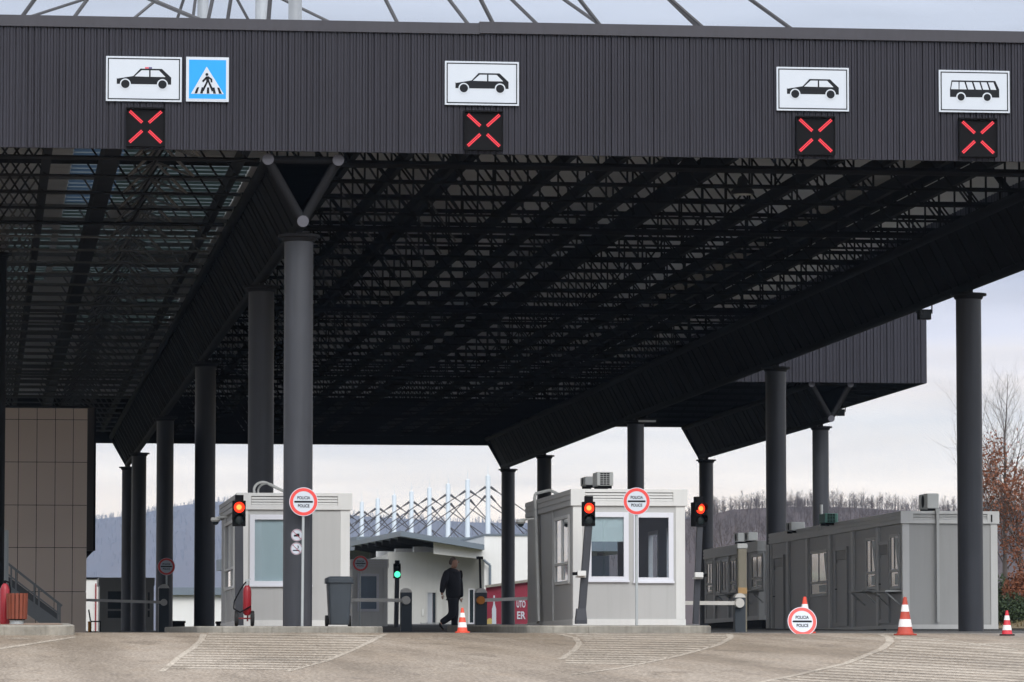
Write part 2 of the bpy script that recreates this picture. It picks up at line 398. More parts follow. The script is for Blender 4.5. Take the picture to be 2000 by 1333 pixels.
struct(hatch([(398, 1238.5), (393, 1251), (378, 1265), (350, 1284), (316, 1312)], [(752, 1238.5), (724, 1253), (690, 1269), (640, 1290), (560, 1312)], 1240, 1308, 4.7, 2.4, .012).build('hatch_marking', M_mark))
struct(hatch([(1092, 1238.5), (1124, 1246), (1132, 1257), (1122, 1270), (1096, 1288)], [(1424, 1238.5), (1427, 1246), (1402, 1260), (1326, 1281), (1212, 1305), (1117, 1318)], 1240, 1300, 4.3, 2.2, .014).build('hatch_marking', M_mark))
b = MB()
L3 = [(1720, 1238.5), (1736, 1245), (1739, 1254), (1722, 1268), (1652, 1296), (1545, 1321), (1440, 1342)]
T3 = [(1745, 1244), (1825, 1247), (1896, 1257), (2030, 1273)]
strip(b, L3, 16)
for k in range(len(T3) - 1):
    (xa, ya), (xb, yb) = T3[k], T3[k + 1]
    b.quad(gpt(xa, ya - 1, .004), gpt(xb, yb - 1, .004), gpt(xb, yb + 1, .004), gpt(xa, ya + 1, .004))
yy = 1246
while yy < 1350:                 # lines run obliquely down to the right, clipped by the border curve
    seg = []
    for k in range(60):
        x = 1400 + k * 12; y = yy + .055 * (x - 1740)
        lim = interp(T3, 0) if False else None
        ty = 1244 if x < 1745 else (1244 + (x - 1745) * .0375 if x < 1825 else 1247 + (x - 1825) * .128)
        if y > ty + 2 and x > interp(L3, y) + 10 and 1239 < y < 1345: seg.append((x, y))
    for (xa, ya), (xb, yb) in zip(seg, seg[1:]):
        b.quad(gpt(xa, ya - 1.3, .004), gpt(xb, yb - 1.3, .004), gpt(xb, yb + 1.3, .004), gpt(xa, ya + 1.3, .004))
    yy += 5.4
b.quad(gpt(1905, 1257, .004), gpt(2030, 1257.5, .004), gpt(2030, 1259.5, .004), gpt(1905, 1259, .004))
struct(b.build('hatch_marking', M_mark))
b = MB()
b.quad(gpt(-20, 1268.5, .004), gpt(147, 1243, .004), gpt(150, 1245.5, .004), gpt(-20, 1272, .004))
b.quad(gpt(10, 1246, .004), gpt(60, 1246.5, .004), gpt(60, 1248, .004), gpt(10, 1247.5, .004))
for xa, xb in ((735, 1090), (1445, 1715)):
    for k in range(9):
        p, q = xa + (xb - xa) * k / 9, xa + (xb - xa) * (k + .7) / 9
        b.quad(gpt(p, 1246.6, .004), gpt(q, 1246.9, .004), gpt(q, 1247.9, .004), gpt(p, 1247.6, .004))
struct(b.build('lane_line', M_mark))

# ================================================================== far hills and woods
M_hillr = mat('wooded_hillside', (.072, .056, .054), .95, 0, .35, .02, spec=.1)
M_twig = mat('bare_twigs', (.075, .060, .056), .9, 0, .3, .05, spec=.1)
def hill(name, ridge, Y, foot):
    b = MB(); n = 0; xs = []
    px = ridge[0][0]
    while px <= ridge[-1][0]:
        for (x0, y0), (x1, y1) in zip(ridge, ridge[1:]):
            if x0 <= px <= x1: yy = y0 + (y1 - y0) * (px - x0) / max(1e-6, x1 - x0)
        xs.append((px, yy)); px += 12
    rows = [(foot, .0), (foot + .15, .12), (foot + .3, .42), (.93, .80), (1, 1), (1.08, .82), (1.25, .3)]
    for k, (fy, fz) in enumerate(rows):
        for px, yy in xs:
            top = at(px, yy, Y); w = math.sin(px * .021 + k) * .04 + math.sin(px * .0071 + 2 * k) * .05
            b.v.append((top.x * (fy + .02 * math.sin(px * .01)), Y * fy, 2 + (top.z - 2) * max(0, fz + w * (0 if k in (0, 4) else 1))))
    n = len(xs)
    for k in range(len(rows) - 1):
        for i in range(n - 1): b.f.append([k * n + i, k * n + i + 1, (k + 1) * n + i + 1, (k + 1) * n + i]); b.m.append(0)
    o = struct(b.build(name, M_hillr, smooth=True)); return b, n, len(rows)
def hill_point(hb, n, rows):
    i = rnd.random() * (n - 1.001); k = rnd.uniform(2.3, 4.15) if rnd.random() < .8 else rnd.uniform(3.8, 4.15)
    k = min(k, 4.15); a, c = int(i), int(k); u, w = i - a, k - c
    P = lambda kk, ii: Vector(hb.v[kk * n + ii])
    return (P(c, a) * (1 - u) + P(c, a + 1) * u) * (1 - w) + (P(c + 1, a) * (1 - u) + P(c + 1, a + 1) * u) * w
def bare(b, p, h, nb, r0, spread=.3):
    p = Vector(p); top = p + Vector((rnd.uniform(-.06, .06) * h, rnd.uniform(-.06, .06) * h, h))
    b.tube(p, top, r0, 3, r0 * .25, cap=False)
    for k in range(nb):
        t = rnd.uniform(.3, .95); q = p.lerp(top, t); a = rnd.random() * 6.283; ln = h * (1.05 - t) * rnd.uniform(.4, .8)
        d = Vector((math.cos(a) * spread * 1.6, math.sin(a) * spread * 1.6, 1)).normalized(); q2 = q + d * ln
        b.tube(q, q2, r0 * .45, 3, r0 * .12, cap=False)
        for _ in range(2):
            q3 = q.lerp(q2, rnd.uniform(.3, .8)); a = rnd.random() * 6.283
            b.tube(q3, q3 + Vector((math.cos(a) * .6, math.sin(a) * .6, .9)) * ln * .45, r0 * .25, 3, r0 * .08, cap=False)
hb = hill('far_hill', [(-400, 1040), (60, 1020), (190, 1014), (260, 1006), (330, 991), (420, 980), (540, 984), (690, 1008), (800, 1015), (930, 1021), (1100, 1022), (1340, 1010), (1700, 1000), (2300, 1020)], 6800, .55)
b = MB()
for _ in range(5200): bare(b, hill_point(*hb), rnd.uniform(5, 11), 4, .55, .6)
struct(b.build('far_woods', M_twig), 'stuff')
hb = hill('near_hill', [(700, 1150), (900, 1105), (1100, 1060), (1250, 1028), (1340, 1012), (1400, 996), (1500, 990), (1600, 990), (1700, 992), (1830, 1000), (2000, 1000), (2400, 1030)], 1100, .45)
b = MB()
for _ in range(2600): bare(b, hill_point(*hb), rnd.uniform(2.2, 5.2), 13, .062, .55)
for _ in range(1900):             # saplings and scrub that soften the ridge
    q = hill_point(*hb) if rnd.random() < .3 else None
    if q is None:
        i = rnd.random() * (hb[1] - 1.001); u = i - int(i); k = 4 * hb[1] + int(i); q = Vector(hb[0].v[k]).lerp(Vector(hb[0].v[k + 1]), u) + Vector((0, rnd.uniform(-14, 3), -rnd.uniform(0, .6)))
    bare(b, q, rnd.uniform(.9, 2.2), 9, .05, .8)
struct(b.build('near_woods', M_twig), 'stuff')

# unseen hill added behind the camera to darken the booth window reflections
b = MB(); n = 0
for k, (yy, hh) in enumerate(((-700, 0), (-1000, 45), (-1400, 105), (-2000, 120))):
    for i in range(41):
        x = -2000 + 100 * i; b.v.append((x, yy, -70 + (hh + 70) * (1 + .12 * math.sin(i * .9 + k) + .1 * math.sin(i * .37)) if hh else -70))
for k in range(3):
    for i in range(40): b.f.append([k * 41 + i, k * 41 + i + 1, (k + 1) * 41 + i + 1, (k + 1) * 41 + i]); b.m.append(0)
struct(b.build('near_hill', M_hillr, smooth=True))
# haze: the pale air the hills fade into
hz = MB().box(-4100, 4100, -2700, 9100, -75, 460)
m = bpy.data.materials.new('haze_air'); m.use_nodes = True; N, L = nt(m); N.remove(N['Principled BSDF'])
pv = N.new('ShaderNodeVolumePrincipled'); pv.inputs['Color'].default_value = (.56, .73, 1.0, 1); pv.inputs['Density'].default_value = 0.7e-4
L.new(pv.outputs[0], N['Material Output'].inputs['Volume'])
struct(hz.build('haze', m), 'stuff')

# ---- near trees
def grow(b, p, d, ln, r, lvl, leaves=None, up=.25):
    p = Vector(p); q = p
    n = 4
    for k in range(n):
        d = (d + Vector((rnd.uniform(-1, 1), rnd.uniform(-1, 1), rnd.uniform(-.4, .8))) * .12 + Vector((0, 0, up * .12))).normalized()
        q2 = q + d * (ln / n); b.tube(q, q2, r * (1 - .16 * k), 5 if lvl < 2 else 3, r * (1 - .16 * (k + 1)), cap=False); q = q2
        if lvl < 4:
            for _ in range(2 if lvl else 3):
                if rnd.random() < (.85 if lvl else (.25 if k == 0 else .95)):
                    a = rnd.random() * 6.283; s = Vector((math.cos(a), math.sin(a), 0)); s = (s - d * s.dot(d)).normalized()
                    nd = (d * rnd.uniform(.7, 1.0) + s * rnd.uniform(.5, .8)).normalized()
                    grow(b, q, nd, ln * rnd.uniform(.38, .58), r * (.42 if lvl else .36) * (1 - .1 * k), lvl + 1, leaves, up)
        if leaves is not None and lvl >= 2:
            for _ in range(4): leaves.append(q + Vector((rnd.gauss(0, .12), rnd.gauss(0, .12), rnd.gauss(0, .12))))
M_bark = mat('tree_bark', (.075, .062, .055), .9, 0, .25, 3)
M_leaf = mat('dead_oak_leaves', (.20, .072, .034), .8, 0, .45, 2)
M_leafg = mat('evergreen_shrub_leaves', (.035, .055, .022), .8, 0, .4, 2)
def tree(name, label, base, h, r, leafy=0, group=None):
    t = thing(name, label, 'tree', base, group); b = MB(); lv = [] if leafy else None
    grow(b, base, Vector((0, 0, 1)), h, r, 0, lv, .5)
    b.build('trunk' if leafy else 'trunk_and_branches', M_bark, t)
    if leafy:
        c = MB(); rnd.shuffle(lv)
        for p in lv[:leafy]:
            u = Vector((rnd.gauss(0, 1), rnd.gauss(0, 1), rnd.gauss(0, 1))).normalized() * .055; w = Vector((rnd.gauss(0, 1), rnd.gauss(0, 1), rnd.gauss(0, 1))).normalized() * .04
            c.quad(p - u, p + w, p + u, p - w)
        c.build('crown', M_leaf, t)
    return t
def gb(px, Y): # ground point under a pixel column
    p = at(px, 1225, Y); return (p.x, p.y, g(p.x, p.y))
def leader(name, label, base, h, r, n=34):  # straight leader with ascending side branches
    t = thing(name, label, 'tree', base); b = MB(); p = Vector(base); q = p.copy(); pts = [p.copy()]
    for k in range(12):
        q = q + Vector((rnd.gauss(0, .035), rnd.gauss(0, .035), h / 12)); pts.append(q.copy())
    for k in range(12): b.tube(pts[k], pts[k + 1], r * (1 - k / 12.5), 6, r * (1 - (k + 1) / 12.5), cap=False)
    for k in range(n):
        f = .22 + .74 * (k / n); i = int(f * 12); o = pts[i].lerp(pts[min(12, i + 1)], f * 12 - i); a = k * 2.4 + rnd.uniform(-.4, .4)
        d = Vector((math.cos(a) * .62, math.sin(a) * .62, .85)).normalized()
        grow(b, o, d, h * (.34 * (1.08 - f) + .05) * rnd.uniform(.7, 1.25), r * .33 * (1.1 - f), 2, None, .5)
    b.build('trunk_and_branches', M_bark, t); return t
rnd.seed(21)
leader('bare_tree', 'tall leafless tree with a straight trunk, right of the tall dark column', gb(1964, 150), 8.9, .11)
rnd.seed(5)
tree('oak_tree', 'small oak still holding reddish brown dead leaves, behind the rightmost small cone', gb(1999, 140), 3.7, .09, 2600)
tree('bare_tree', 'spreading leafless tree on the hillside between the two rear columns', gb(1428, 330), 7.0, .12)
tree('bare_tree', 'leafless tree whose twigs show left of the rightmost column', gb(1890, 165), 5.2, .09)
tree('oak_tree', 'young oak with russet leaves at the right edge of the photo, lower of the two', gb(2018, 134), 3.0, .08, 2600)
def bank(x, y): return g(x, y) + .55 * sstep(112, 124, y) * sstep(29.5, 34, x)
b = MB(); xs = [29.5 + .6 * k for k in range(40)]; ys = [112 + 1.2 * k for k in range(30)]
for y in ys:
    for x in xs: b.v.append((x, y, bank(x, y) + .02 + .05 * rnd.random() * (x > 30)))
for j in range(len(ys) - 1):
    for i in range(len(xs) - 1): b.f.append([j * 40 + i, j * 40 + i + 1, (j + 1) * 40 + i + 1, (j + 1) * 40 + i]); b.m.append(0)
struct(b.build('grass_bank', mat('dry_grass', (.15, .115, .06), .95, 0, .4, 1.5, bump=.5)))
b = MB()
for _ in range(5000):
    x, y = rnd.uniform(30, 40), rnd.uniform(113, 128); z = bank(x, y); a = rnd.random() * 6.283; h = rnd.uniform(.08, .22)
    dx, dy = math.cos(a) * .015, math.sin(a) * .015; lx, ly = rnd.uniform(-.08, .08), rnd.uniform(-.08, .08)
    b.add([(x - dx, y - dy, z), (x + dx, y + dy, z), (x + lx, y + ly, z + h)], [(0, 1, 2)])
struct(b.build('dry_grass_tufts', mat('grass_blades', (.19, .145, .07), .9, 0, .4, 1)), 'stuff')
def shrub(label, px, Y, w, h, mleaf, n, grp=None):
    bx, by, bz = gb(px, Y); bz = bank(bx, by); t = thing('shrub', label, 'shrub', (bx, by, bz), grp); st = MB(); lf = MB()
    for k in range(14):
        a = rnd.random() * 6.283; e = Vector((bx + math.cos(a) * w * .4 * rnd.random(), by + math.sin(a) * w * .4 * rnd.random(), bz + h * rnd.uniform(.5, .95)))
        st.tube((bx, by, bz), e, .02, 4, .006)
    for k in range(n):
        a = rnd.random() * 6.283; rr = w / 2 * math.sqrt(rnd.random()); zz = rnd.random() ** .8 * h * (1 - .5 * (rr / (w / 2)) ** 2) * (1 + .18 * math.sin(5 * a))
        p = Vector((bx + rr * math.cos(a), by + rr * math.sin(a), bz + .03 + zz))
        u = Vector((rnd.gauss(0, 1), rnd.gauss(0, 1), rnd.gauss(0, 1))).normalized() * .05; v = Vector((rnd.gauss(0, 1), rnd.gauss(0, 1), rnd.gauss(0, 1))).normalized() * .035
        lf.quad(p - u, p + v, p + u, p - v)
    st.build('stems', M_bark, t); lf.build('foliage', mleaf, t)
shrub('dark green low shrub on the grass bank, behind the rightmost small cone', 1972, 129, 1.5, .85, M_leafg, 4200)
shrub('tall russet shrub on the grass bank at the right edge of the photo', 1998, 131, 1.3, 1.5, M_leaf, 4200)
shrub('dull green hedge shrub beside the right end of the long grey cabin', 1948, 133, 1.2, 1.3, M_leafg, 3600)
# ================================================================== the big canopy
XL, XR = 6.44, 23.25             # the two column rows
YF, YB = 87.6, 195.0             # front and rear fascia
CX0, CX1 = -12.0, 25.95
LY = [89, 101, 126.3, 154, 179.5, 192]
Zf0 = at(1000, 302, YF).z; Zf1 = at(1000, 46, YF).z
canopy = thing('border_canopy', 'huge black steel canopy on round columns spanning the whole border crossing', 'canopy', (XL, YF, g(XL, YF)))
def ribbed(b, x0, x1, y, z0, z1, pitch, depth, axis='x', seed=3):
    r = random.Random(seed); x = x0; pts = []
    while x < x1 - pitch:
        gw = pitch * r.uniform(.12, .30); dd = depth * r.uniform(.5, 1.2)
        pts += [(x, 0), (x + pitch * .40, 0), (x + pitch * .43, dd * .35), (x + pitch * .49, dd * .35), (x + pitch * .52, 0), (x + pitch - gw, 0), (x + pitch - gw * .8, dd), (x + pitch - gw * .2, dd)]
        x += pitch
    pts += [(x, 0), (x1, 0)]
    vs = []
    for px, d in pts:
        for z in (z0, z1): vs.append((px, y + d, z) if axis == 'x' else (y + d, px, z))
    b.add(vs, [(2 * i, 2 * i + 2, 2 * i + 3, 2 * i + 1) for i in range(len(pts) - 1)])
b = MB(); ribbed(b, CX0, CX1, YF, Zf0, Zf1 - .20, .125, .05); b.box(CX0, CX1, YF + .08, YF + .16, Zf0 + .01, Zf1 - .1); b.build('fascia', M_fascia, canopy)
XS = at(936, 40, YF).x
b = MB(); b.box(CX0, XS, YF - .05, YF + .3, Zf1 - .24, Zf1 - .015); b.box(XS, CX1, YF - .06, YF + .3, Zf1 - .22, Zf1 + .015); b.build('coping', M_fasciatop, canopy)
b = MB(); b.box(CX0, CX1, YB, YB + .12, 10.13, Zf1 - .1); b.build('fascia', M_steel2, canopy)
for X in (CX0, CX1):
    b = MB(); ribbed(b, YF + .2, YB - .05, X, Zf0 + .05, Zf1 - .1, .6, .05, 'y'); b.build('side_fascia', M_fascia, canopy)
# roof deck, corrugated along X, in bays; some cells of the left bay are translucent
ZD = 12.25
def deck_part(b, x0, x1, y0, y1, z=ZD, p=.33, d=.017, two=False):
    y = y0; pts = []
    while y < y1 - .01:
        pts += [(y, 0), (y + p * .35, 0), (y + p * .45, d), (y + p * .9, d)]; y += p
    pts.append((y1, 0)); vs = []
    for yy, h in pts: vs += [(x0, min(yy, y1), z + h), (x1, min(yy, y1), z + h)]
    for i in range(len(pts) - 1): b.add(vs[2 * i:2 * i + 4], [(0, 1, 3, 2)], 1 if two and i % 4 == 2 else 0)
b = MB(); deck_part(b, XL + .02, CX1 - .1, YF + .2, YB - .02); b.box(XL + .02, CX1 - .1, YF + .2, YB - .02, ZD + .09, ZD + .2); b.build('roof_deck', M_deck, canopy)
cols = [CX0 + .1, .7, 1.9, 2.1, 3.3, 4.5, XL + .0]
sky_cells = {}
rr = random.Random(11); rowp = 3.3; nrow = int((YB - YF - .4) / rowp)
for j in range(nrow):
    for i in (1, 3, 4, 5):
        if (i == 1 and j in (10, 11, 13, 14)) or (i > 1 and 4 <= j <= 19 and j not in (12, 16) and rr.random() < (.8 if j < 11 else .45)): sky_cells[(i, j)] = 'b' if (j < 8 and i == 3) else 'g'
def trans(name, c):
    m = bpy.data.materials.new(name); m.use_nodes = True; N, L = nt(m); N.remove(N['Principled BSDF'])
    t = N.new('ShaderNodeBsdfTranslucent'); t.inputs[0].default_value = c + (1,)
    d = N.new('ShaderNodeBsdfDiffuse'); d.inputs[0].default_value = (.2, .22, .22, 1)
    x = N.new('ShaderNodeMixShader'); x.inputs[0].default_value = .3; L.new(t.outputs[0], x.inputs[1]); L.new(d.outputs[0], x.inputs[2])
    L.new(x.outputs[0], N['Material Output'].inputs[0]); return m
M_skw = trans('pale_polycarbonate', (.085, .10, .105)); M_skb = trans('blue_polycarbonate', (.02, .035, .055)); M_skg = trans('green_polycarbonate', (.010, .016, .0145))
b = MB()
for j in range(nrow + 1):
    y0 = YF + .2 + j * rowp; y1 = min(YB - .02, y0 + rowp)
    i = 0
    while i < 6:
        if (i, j) in sky_cells:
            s = MB(); deck_part(s, cols[i], cols[i + 1], y0, y1, p=.82, d=.03, two=True)
            s.build('skylight', [M_skb if sky_cells[(i, j)] == 'b' else M_skg, M_skw], canopy); i += 1; continue
        k = i
        while k < 6 and (k, j) not in sky_cells: k += 1
        deck_part(b, cols[i], cols[k], y0, y1, p=.66, d=.034); b.box(cols[i], cols[k], y0, y1, ZD + .12, ZD + .2); i = k
b.build('roof_deck', M_deck, canopy)
# cross trusses every 3.3 m; main bay and left bay
npan = 15; pw = (XR - XL) / npan
ty = [89.2 + 3.3 * k for k in range(32)]
for k, Y in enumerate(ty):
    b = MB(); heavy = any(abs(Y - q) < 1.7 for q in LY[1:]) or k == 0
    z0, z1 = 10.45, 11.95
    b.tube((XL + .8, Y, z0), (CX1 - .15, Y, z0), .085 if heavy else .032, 6); b.bar((XL, Y, z1), (CX1 - .15, Y, z1), .08, .1)
    for i in range(npan + 3):
        x = XL + pw * i
        b.bar((x, Y, z0), (x, Y, z1), .042, .042, up=(0, 1, 0))
        if x + pw < CX1 - .1:
            if i % 7 == 3 and k % 2: b.bar((x, Y, z0), (x + pw, Y, z1), .045, .045, up=(0, 1, 0))
            b.bar((x, Y, z1), (x + pw, Y, z0), .040, .040, up=(0, 1, 0))
    b.build('cross_truss', M_steel2, canopy)
    b = MB(); z0 = 10.5
    b.tube((CX0 + .1, Y, z0), (XL - .8, Y, z0), .05 if heavy else .032, 6); b.bar((CX0 + .1, Y, z1), (XL, Y, z1), .08, .1)
    for i in range(-7, 12):
        x = .35 + i * 1.02
        if (i % 2 == 0 or x < -1) and (x < 3.0 or x > 4.3): b.bar((x, Y, z1), (x + .95, Y, z0), .042, .042, up=(0, 1, 0))
        if x < .4 or (2.4 < x < 3.5): b.bar((x, Y, z0), (x + .95, Y, z1), .042, .042, up=(0, 1, 0))
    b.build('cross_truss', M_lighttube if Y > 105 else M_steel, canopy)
# purlin beams run from front to back
for i in range(1, npan + 2):
    x = XL + pw * i; b = MB()
    hi = i % 5 == 4
    b.box(x - .035, x + .035, YF + .5, YB - .2, (10.56 if not hi else 11.5), (10.82 if not hi else 11.85)); b.box(x - .06, x + .06, YF + .5, YB - .2, (10.53 if not hi else 11.47), (10.56 if not hi else 11.5))
    b.build('purlin_beam', M_steel2, canopy)
for x, w, z0, z1 in ((2.62, .34, 10.56, 11.0), (1.3, .16, 10.56, 10.95), (5.35, .14, 10.6, 10.9), (-1.6, .3, 10.56, 11.0), (-6, .3, 10.56, 11.0)):
    b = MB(); b.box(x - w / 2, x + w / 2, YF + .5, YB - .2, z0, z1); b.build('purlin_beam', M_steel, canopy)
# a ridge truss of inverted V frames down the left bay
b = MB()
for k, Y in enumerate(ty):
    a = Vector((3.75, Y, 11.2)); b.tube((3.05, Y, 10.5), a, .035, 5); b.tube((4.45, Y, 10.5), a, .035, 5)
    if k < 31: b.tube((3.05, Y, 10.5), (3.75, Y + 3.3, 11.2), .03, 5); b.tube((4.45, Y, 10.5), (3.75, Y + 3.3, 11.2), .03, 5)
b.tube((3.75, 88, 11.2), (3.75, 194.5, 11.2), .05, 6); b.build('ridge_truss', M_lighttube, canopy)
# longitudinal main trusses of triangular section
def main_truss(X, y0, y1, parent, front=True):
    zt, zb, hw, r = 10.36, 9.10, .715, .112
    t = MB()
    for sx in (-hw, hw): t.tube((X + sx, y0, zt), (X + sx, y1, zt), r, 12)
    t.tube((X, y0 - .02, zb), (X, y1, zb), r, 12)
    for sx in (-1, 1):           # sheeting set inside the tubes
        t.quad((X + sx * (hw - .08), y0 + .12, zt), (X + sx * .05, y0 + .12, zb + .06), (X + sx * .05, y1 - .1, zb + .06), (X + sx * (hw - .08), y1 - .1, zt))
        y = y0 + .2
        while y < y1 - 2.3:
            t.tube((X + sx * hw, y, zt), (X + sx * .06, y, zb), .02, 6); y += 1.35 if int(y * 7) % 3 else .8
    t.quad((X - hw, y0 + .12, zt), (X + hw, y0 + .12, zt), (X + hw, y1 - .1, zt), (X - hw, y1 - .1, zt))
    o = t.build('main_truss', M_steel2, parent, smooth=True)
    for y in (y0, y1):
        e = MB()
        e.tube((X - hw, y, zt), (X + hw, y, zt), .085, 10); e.tube((X - hw, y, zt), (X, y, zb), .1, 10); e.tube((X + hw, y, zt), (X, y, zb), .1, 10)
        e.build('end_frame', M_vframe, o, smooth=True)
    c = MB()
    for sx, z in ((-hw, zt), (hw, zt), (0, zb)): c.tube((X + sx, y0 - .13, z), (X + sx, y0 - .021, z), r + .006, 16)
    c.build('tube_cap', M_tubelight, o, smooth=False)
    return o
main_truss(XL, 87.95, YB - 1, canopy); main_truss(XR, 87.95, YB - 1, canopy)
def column(X, Y, parent, m, ztop=8.93, r=.3):
    z0 = g(X, Y) - .1
    c = MB().lathe((X, Y, 0), [(r, z0), (r, ztop - .12)], 32)
    o = c.build('column', m, parent, smooth=True)
    k = MB().lathe((X, Y, 0), [(r + .004, ztop - .14), (r + .03, ztop - .13), (r + .06, ztop - .06), (r + .13, ztop - .05), (r + .13, ztop), (r + .02, ztop + .001)], 28)
    k.box(X - .05, X + .05, Y - .28, Y + .28, ztop, ztop + .12)
    k.build('capital', M_steel, o, smooth=True)
    return o
for Y in LY:
    column(XL, Y, canopy, M_tube); column(XR, Y, canopy, M_tube)
column(-10.1, 89, canopy, M_tube)
column(-10.1, 126.5, canopy, M_tube)
# masts over the left column row, with their stay rods
def mast_cables(k, Y, pxm, wpx, anchors, zt=22.3):
    X = at(pxm, 10, Y).x; w = wpx / 8524 * Y / 2
    mm = MB().lathe((X, Y, 0), [(w, ZD + .2), (w, zt), (w * .3, zt + .05), (w * .2, zt + .9)], 18).build('mast', M_mast, canopy, smooth=True)
    for n, (a, ay, up_) in enumerate(anchors):
        p0 = Vector((X, Y, 21.4 if up_ else 20.7)); yy = Y + (.5 if n % 2 else -.5)
        q = at(a, ay, yy); d = (q - p0); q2 = p0 + d * ((ZD + .2 - p0.z) / d.z)
        cb = MB(); cb.tube(p0, q2, .045, 8); cb.tube(p0, p0 + d.normalized() * .7, .085, 8, .06); cb.build('stay_rod', M_cable, mm, smooth=True)
mast_cables(0, LY[0], 576.5, 27, [(1163, 39, 1), (1533, 48, 0), (957, 35, 1), (1351, 42, 1), (1363, 46, 0), (49, 25, 1), (525, 31, 0)])
mast_cables(1, LY[1], 511.5, 26, [(906, 37, 1), (1039, 38, 1), (771, 35, 1), (1155, 37, 0), (151, 26, 1), (446, 30, 0), (409, 28, 1)])
mast_cables(2, LY[2], 396.5, 22, [(620, 32, 0), (480, 30, 1), (273, 27, 0), (84, 25, 0), (378, 27, 1), (350, 26, 1)])
# a stay from the row to the left, whose mast is out of the picture
b = MB(); p = at(296, 0, 96); q = at(363, 28, 96); d = q - p; b.tube(p - d * 12, p + d * 1.8, .05, 8); b.build('stay_rod', M_cable, canopy)

# ---- second canopy, farther back on the right
X2, y20, y21 = 30.56, 154.7, 184.2
c2 = thing('border_canopy', 'second smaller black canopy far behind on the right, with its own ribbed fascia', 'canopy', (X2, y20, g(X2, y20)))
xr2 = at(1810, 700, y20).x; zb2 = at(1700, 748, y20).z; zt2 = zb2 + 2.6
b = MB(); ribbed(b, CX1 + .15, xr2, y20, zb2, zt2, .25, .06, seed=8); b.box(CX1 + .15, xr2, y20 + .09, y20 + .15, zb2 + .01, zt2); b.build('fascia', M_fascia, c2)
b = MB(); b.box(xr2 - .1, xr2, y20 + .16, y21, zb2, zt2); b.box(CX1 + .15, xr2 - .1, y21 - .1, y21, zb2, zt2); b.build('side_fascia', M_steel, c2)
b = MB(); b.box(CX1 + .15, xr2 - .1, y20 + .16, y21 - .1, zt2 - .5, zt2 - .3)
b.build('roof_deck', M_deckdark, c2)
for k in range(8):
    Y = y20 + 1 + 3.8 * k; b = MB(); b.bar((CX1 + .2, Y, zb2 + .1), (xr2 - .1, Y, zb2 + .1), .12); b.bar((CX1 + .2, Y, zt2 - .6), (xr2 - .1, Y, zt2 - .6), .1)
    for i in range(7): b.bar((CX1 + .3 + 1.02 * i, Y, zb2 + .1), (CX1 + 1.32 + 1.02 * i, Y, zt2 - .6), .06)
    b.build('cross_truss', M_steel2, c2)
main_truss(X2, y20 + .3, y21 - .3, c2)
for Y in (157, 182.4): column(X2, Y, c2, M_tube)

# ---- lamps hung below the canopies
def flood(px, py, Y, label):
    p = at(px, py, Y); t = thing('floodlight', label, 'floodlight', (p.x, p.y, p.z + .15), 'floodlights under the canopy edges')
    MB().box(p.x - .16, p.x + .16, p.y - .1, p.y + .12, p.z - .15, p.z + .1).build('housing', M_steel, t)
    MB().box(p.x - .13, p.x + .13, p.y - .11, p.y - .1, p.z - .12, p.z + .07).build('lens', M_lens_off, t)
    MB().path([(p.x - .2, p.y, p.z), (p.x - .2, p.y, p.z + .22), (p.x + .2, p.y, p.z + .22), (p.x + .2, p.y, p.z)], .018).tube((p.x, p.y, p.z + .22), (p.x, p.y, p.z + .62), .02).build('bracket', M_steel, t)
flood(1805, 613, 107, 'dark floodlight hung under the black truss, left of the rightmost column top')
flood(1641, 805, 163, 'dark floodlight hung under the second canopy, right of its V frame')
def pendant(px, py, Y, label):
    p = at(px, py, Y); t = thing('pendant_lamp', label, 'lamp', (p.x, p.y, p.z), 'pendant lamps under the canopy roof')
    MB().lathe((p.x, p.y, p.z), [(.27, 0), (.25, .07), (.12, .22), (.10, .34), (.05, .40)], 20).build('lamp_shade', M_steel, t, smooth=True)
    MB().lathe((p.x, p.y, p.z - .008), [(.2, 0), (.2, .007)], 20).build('diffuser', mat('lamp_diffuser', (.45, .45, .43), .5), t)
    MB().tube((p.x, p.y, p.z + .4), (p.x, p.y, 11.9), .02).build('hanger', M_steel, t)
pendant(1344, 333, 91.5, 'bell shaped lamp under the front of the canopy roof, the upper left of the pair')
pendant(1450, 380, 94, 'bell shaped lamp under the front of the canopy roof, the lower right of the pair')
p = at(1264, 823, 151.5); t = thing('strip_lamp', 'short pale strip lamp beside a dark column top under the black truss', 'lamp', p)
MB().box(p.x - .3, p.x + .3, p.y - .06, p.y + .06, p.z - .03, p.z + .03).build('tube', mat('strip_lamp_tube', (.6, .6, .58), .4), t)
MB().box(p.x - .34, p.x + .34, p.y - .08, p.y + .08, p.z + .031, p.z + .08).tube((p.x, p.y, p.z + .08), (p.x, p.y, 9.6), .03).build('bracket', M_steel, t)

# ================================================================== lane signs on the fascia
YS = YF - .06
def sign_board(name, label, cat, x0, x1, y0, y1, face, border, group):
    a = at((x0 + x1) / 2, y1, YS); t = thing(name, label, cat, a, group)
    xa = at(x0, (y0 + y1) / 2, YS).x; xb = at(x1, (y0 + y1) / 2, YS).x; za = at((x0 + x1) / 2, y1, YS).z; zb = at((x0 + x1) / 2, y0, YS).z
    MB().box(xa, xb, YS, YS + .045, za, zb).build('plate', M_signw, t)
    w = .022; i = .035; b = MB(); y = YS - .003
    for q in ((xa + i, xb - i, za + i, za + i + w), (xa + i, xb - i, zb - i - w, zb - i), (xa + i, xa + i + w, za + i + w, zb - i - w), (xb - i - w, xb - i, za + i + w, zb - i - w)):
        b.box(q[0], q[1], y, y + .003, q[2], q[3])
    b.build('border', border, t)
    return t, (xa + xb) / 2, (za + zb) / 2, (xb - xa)
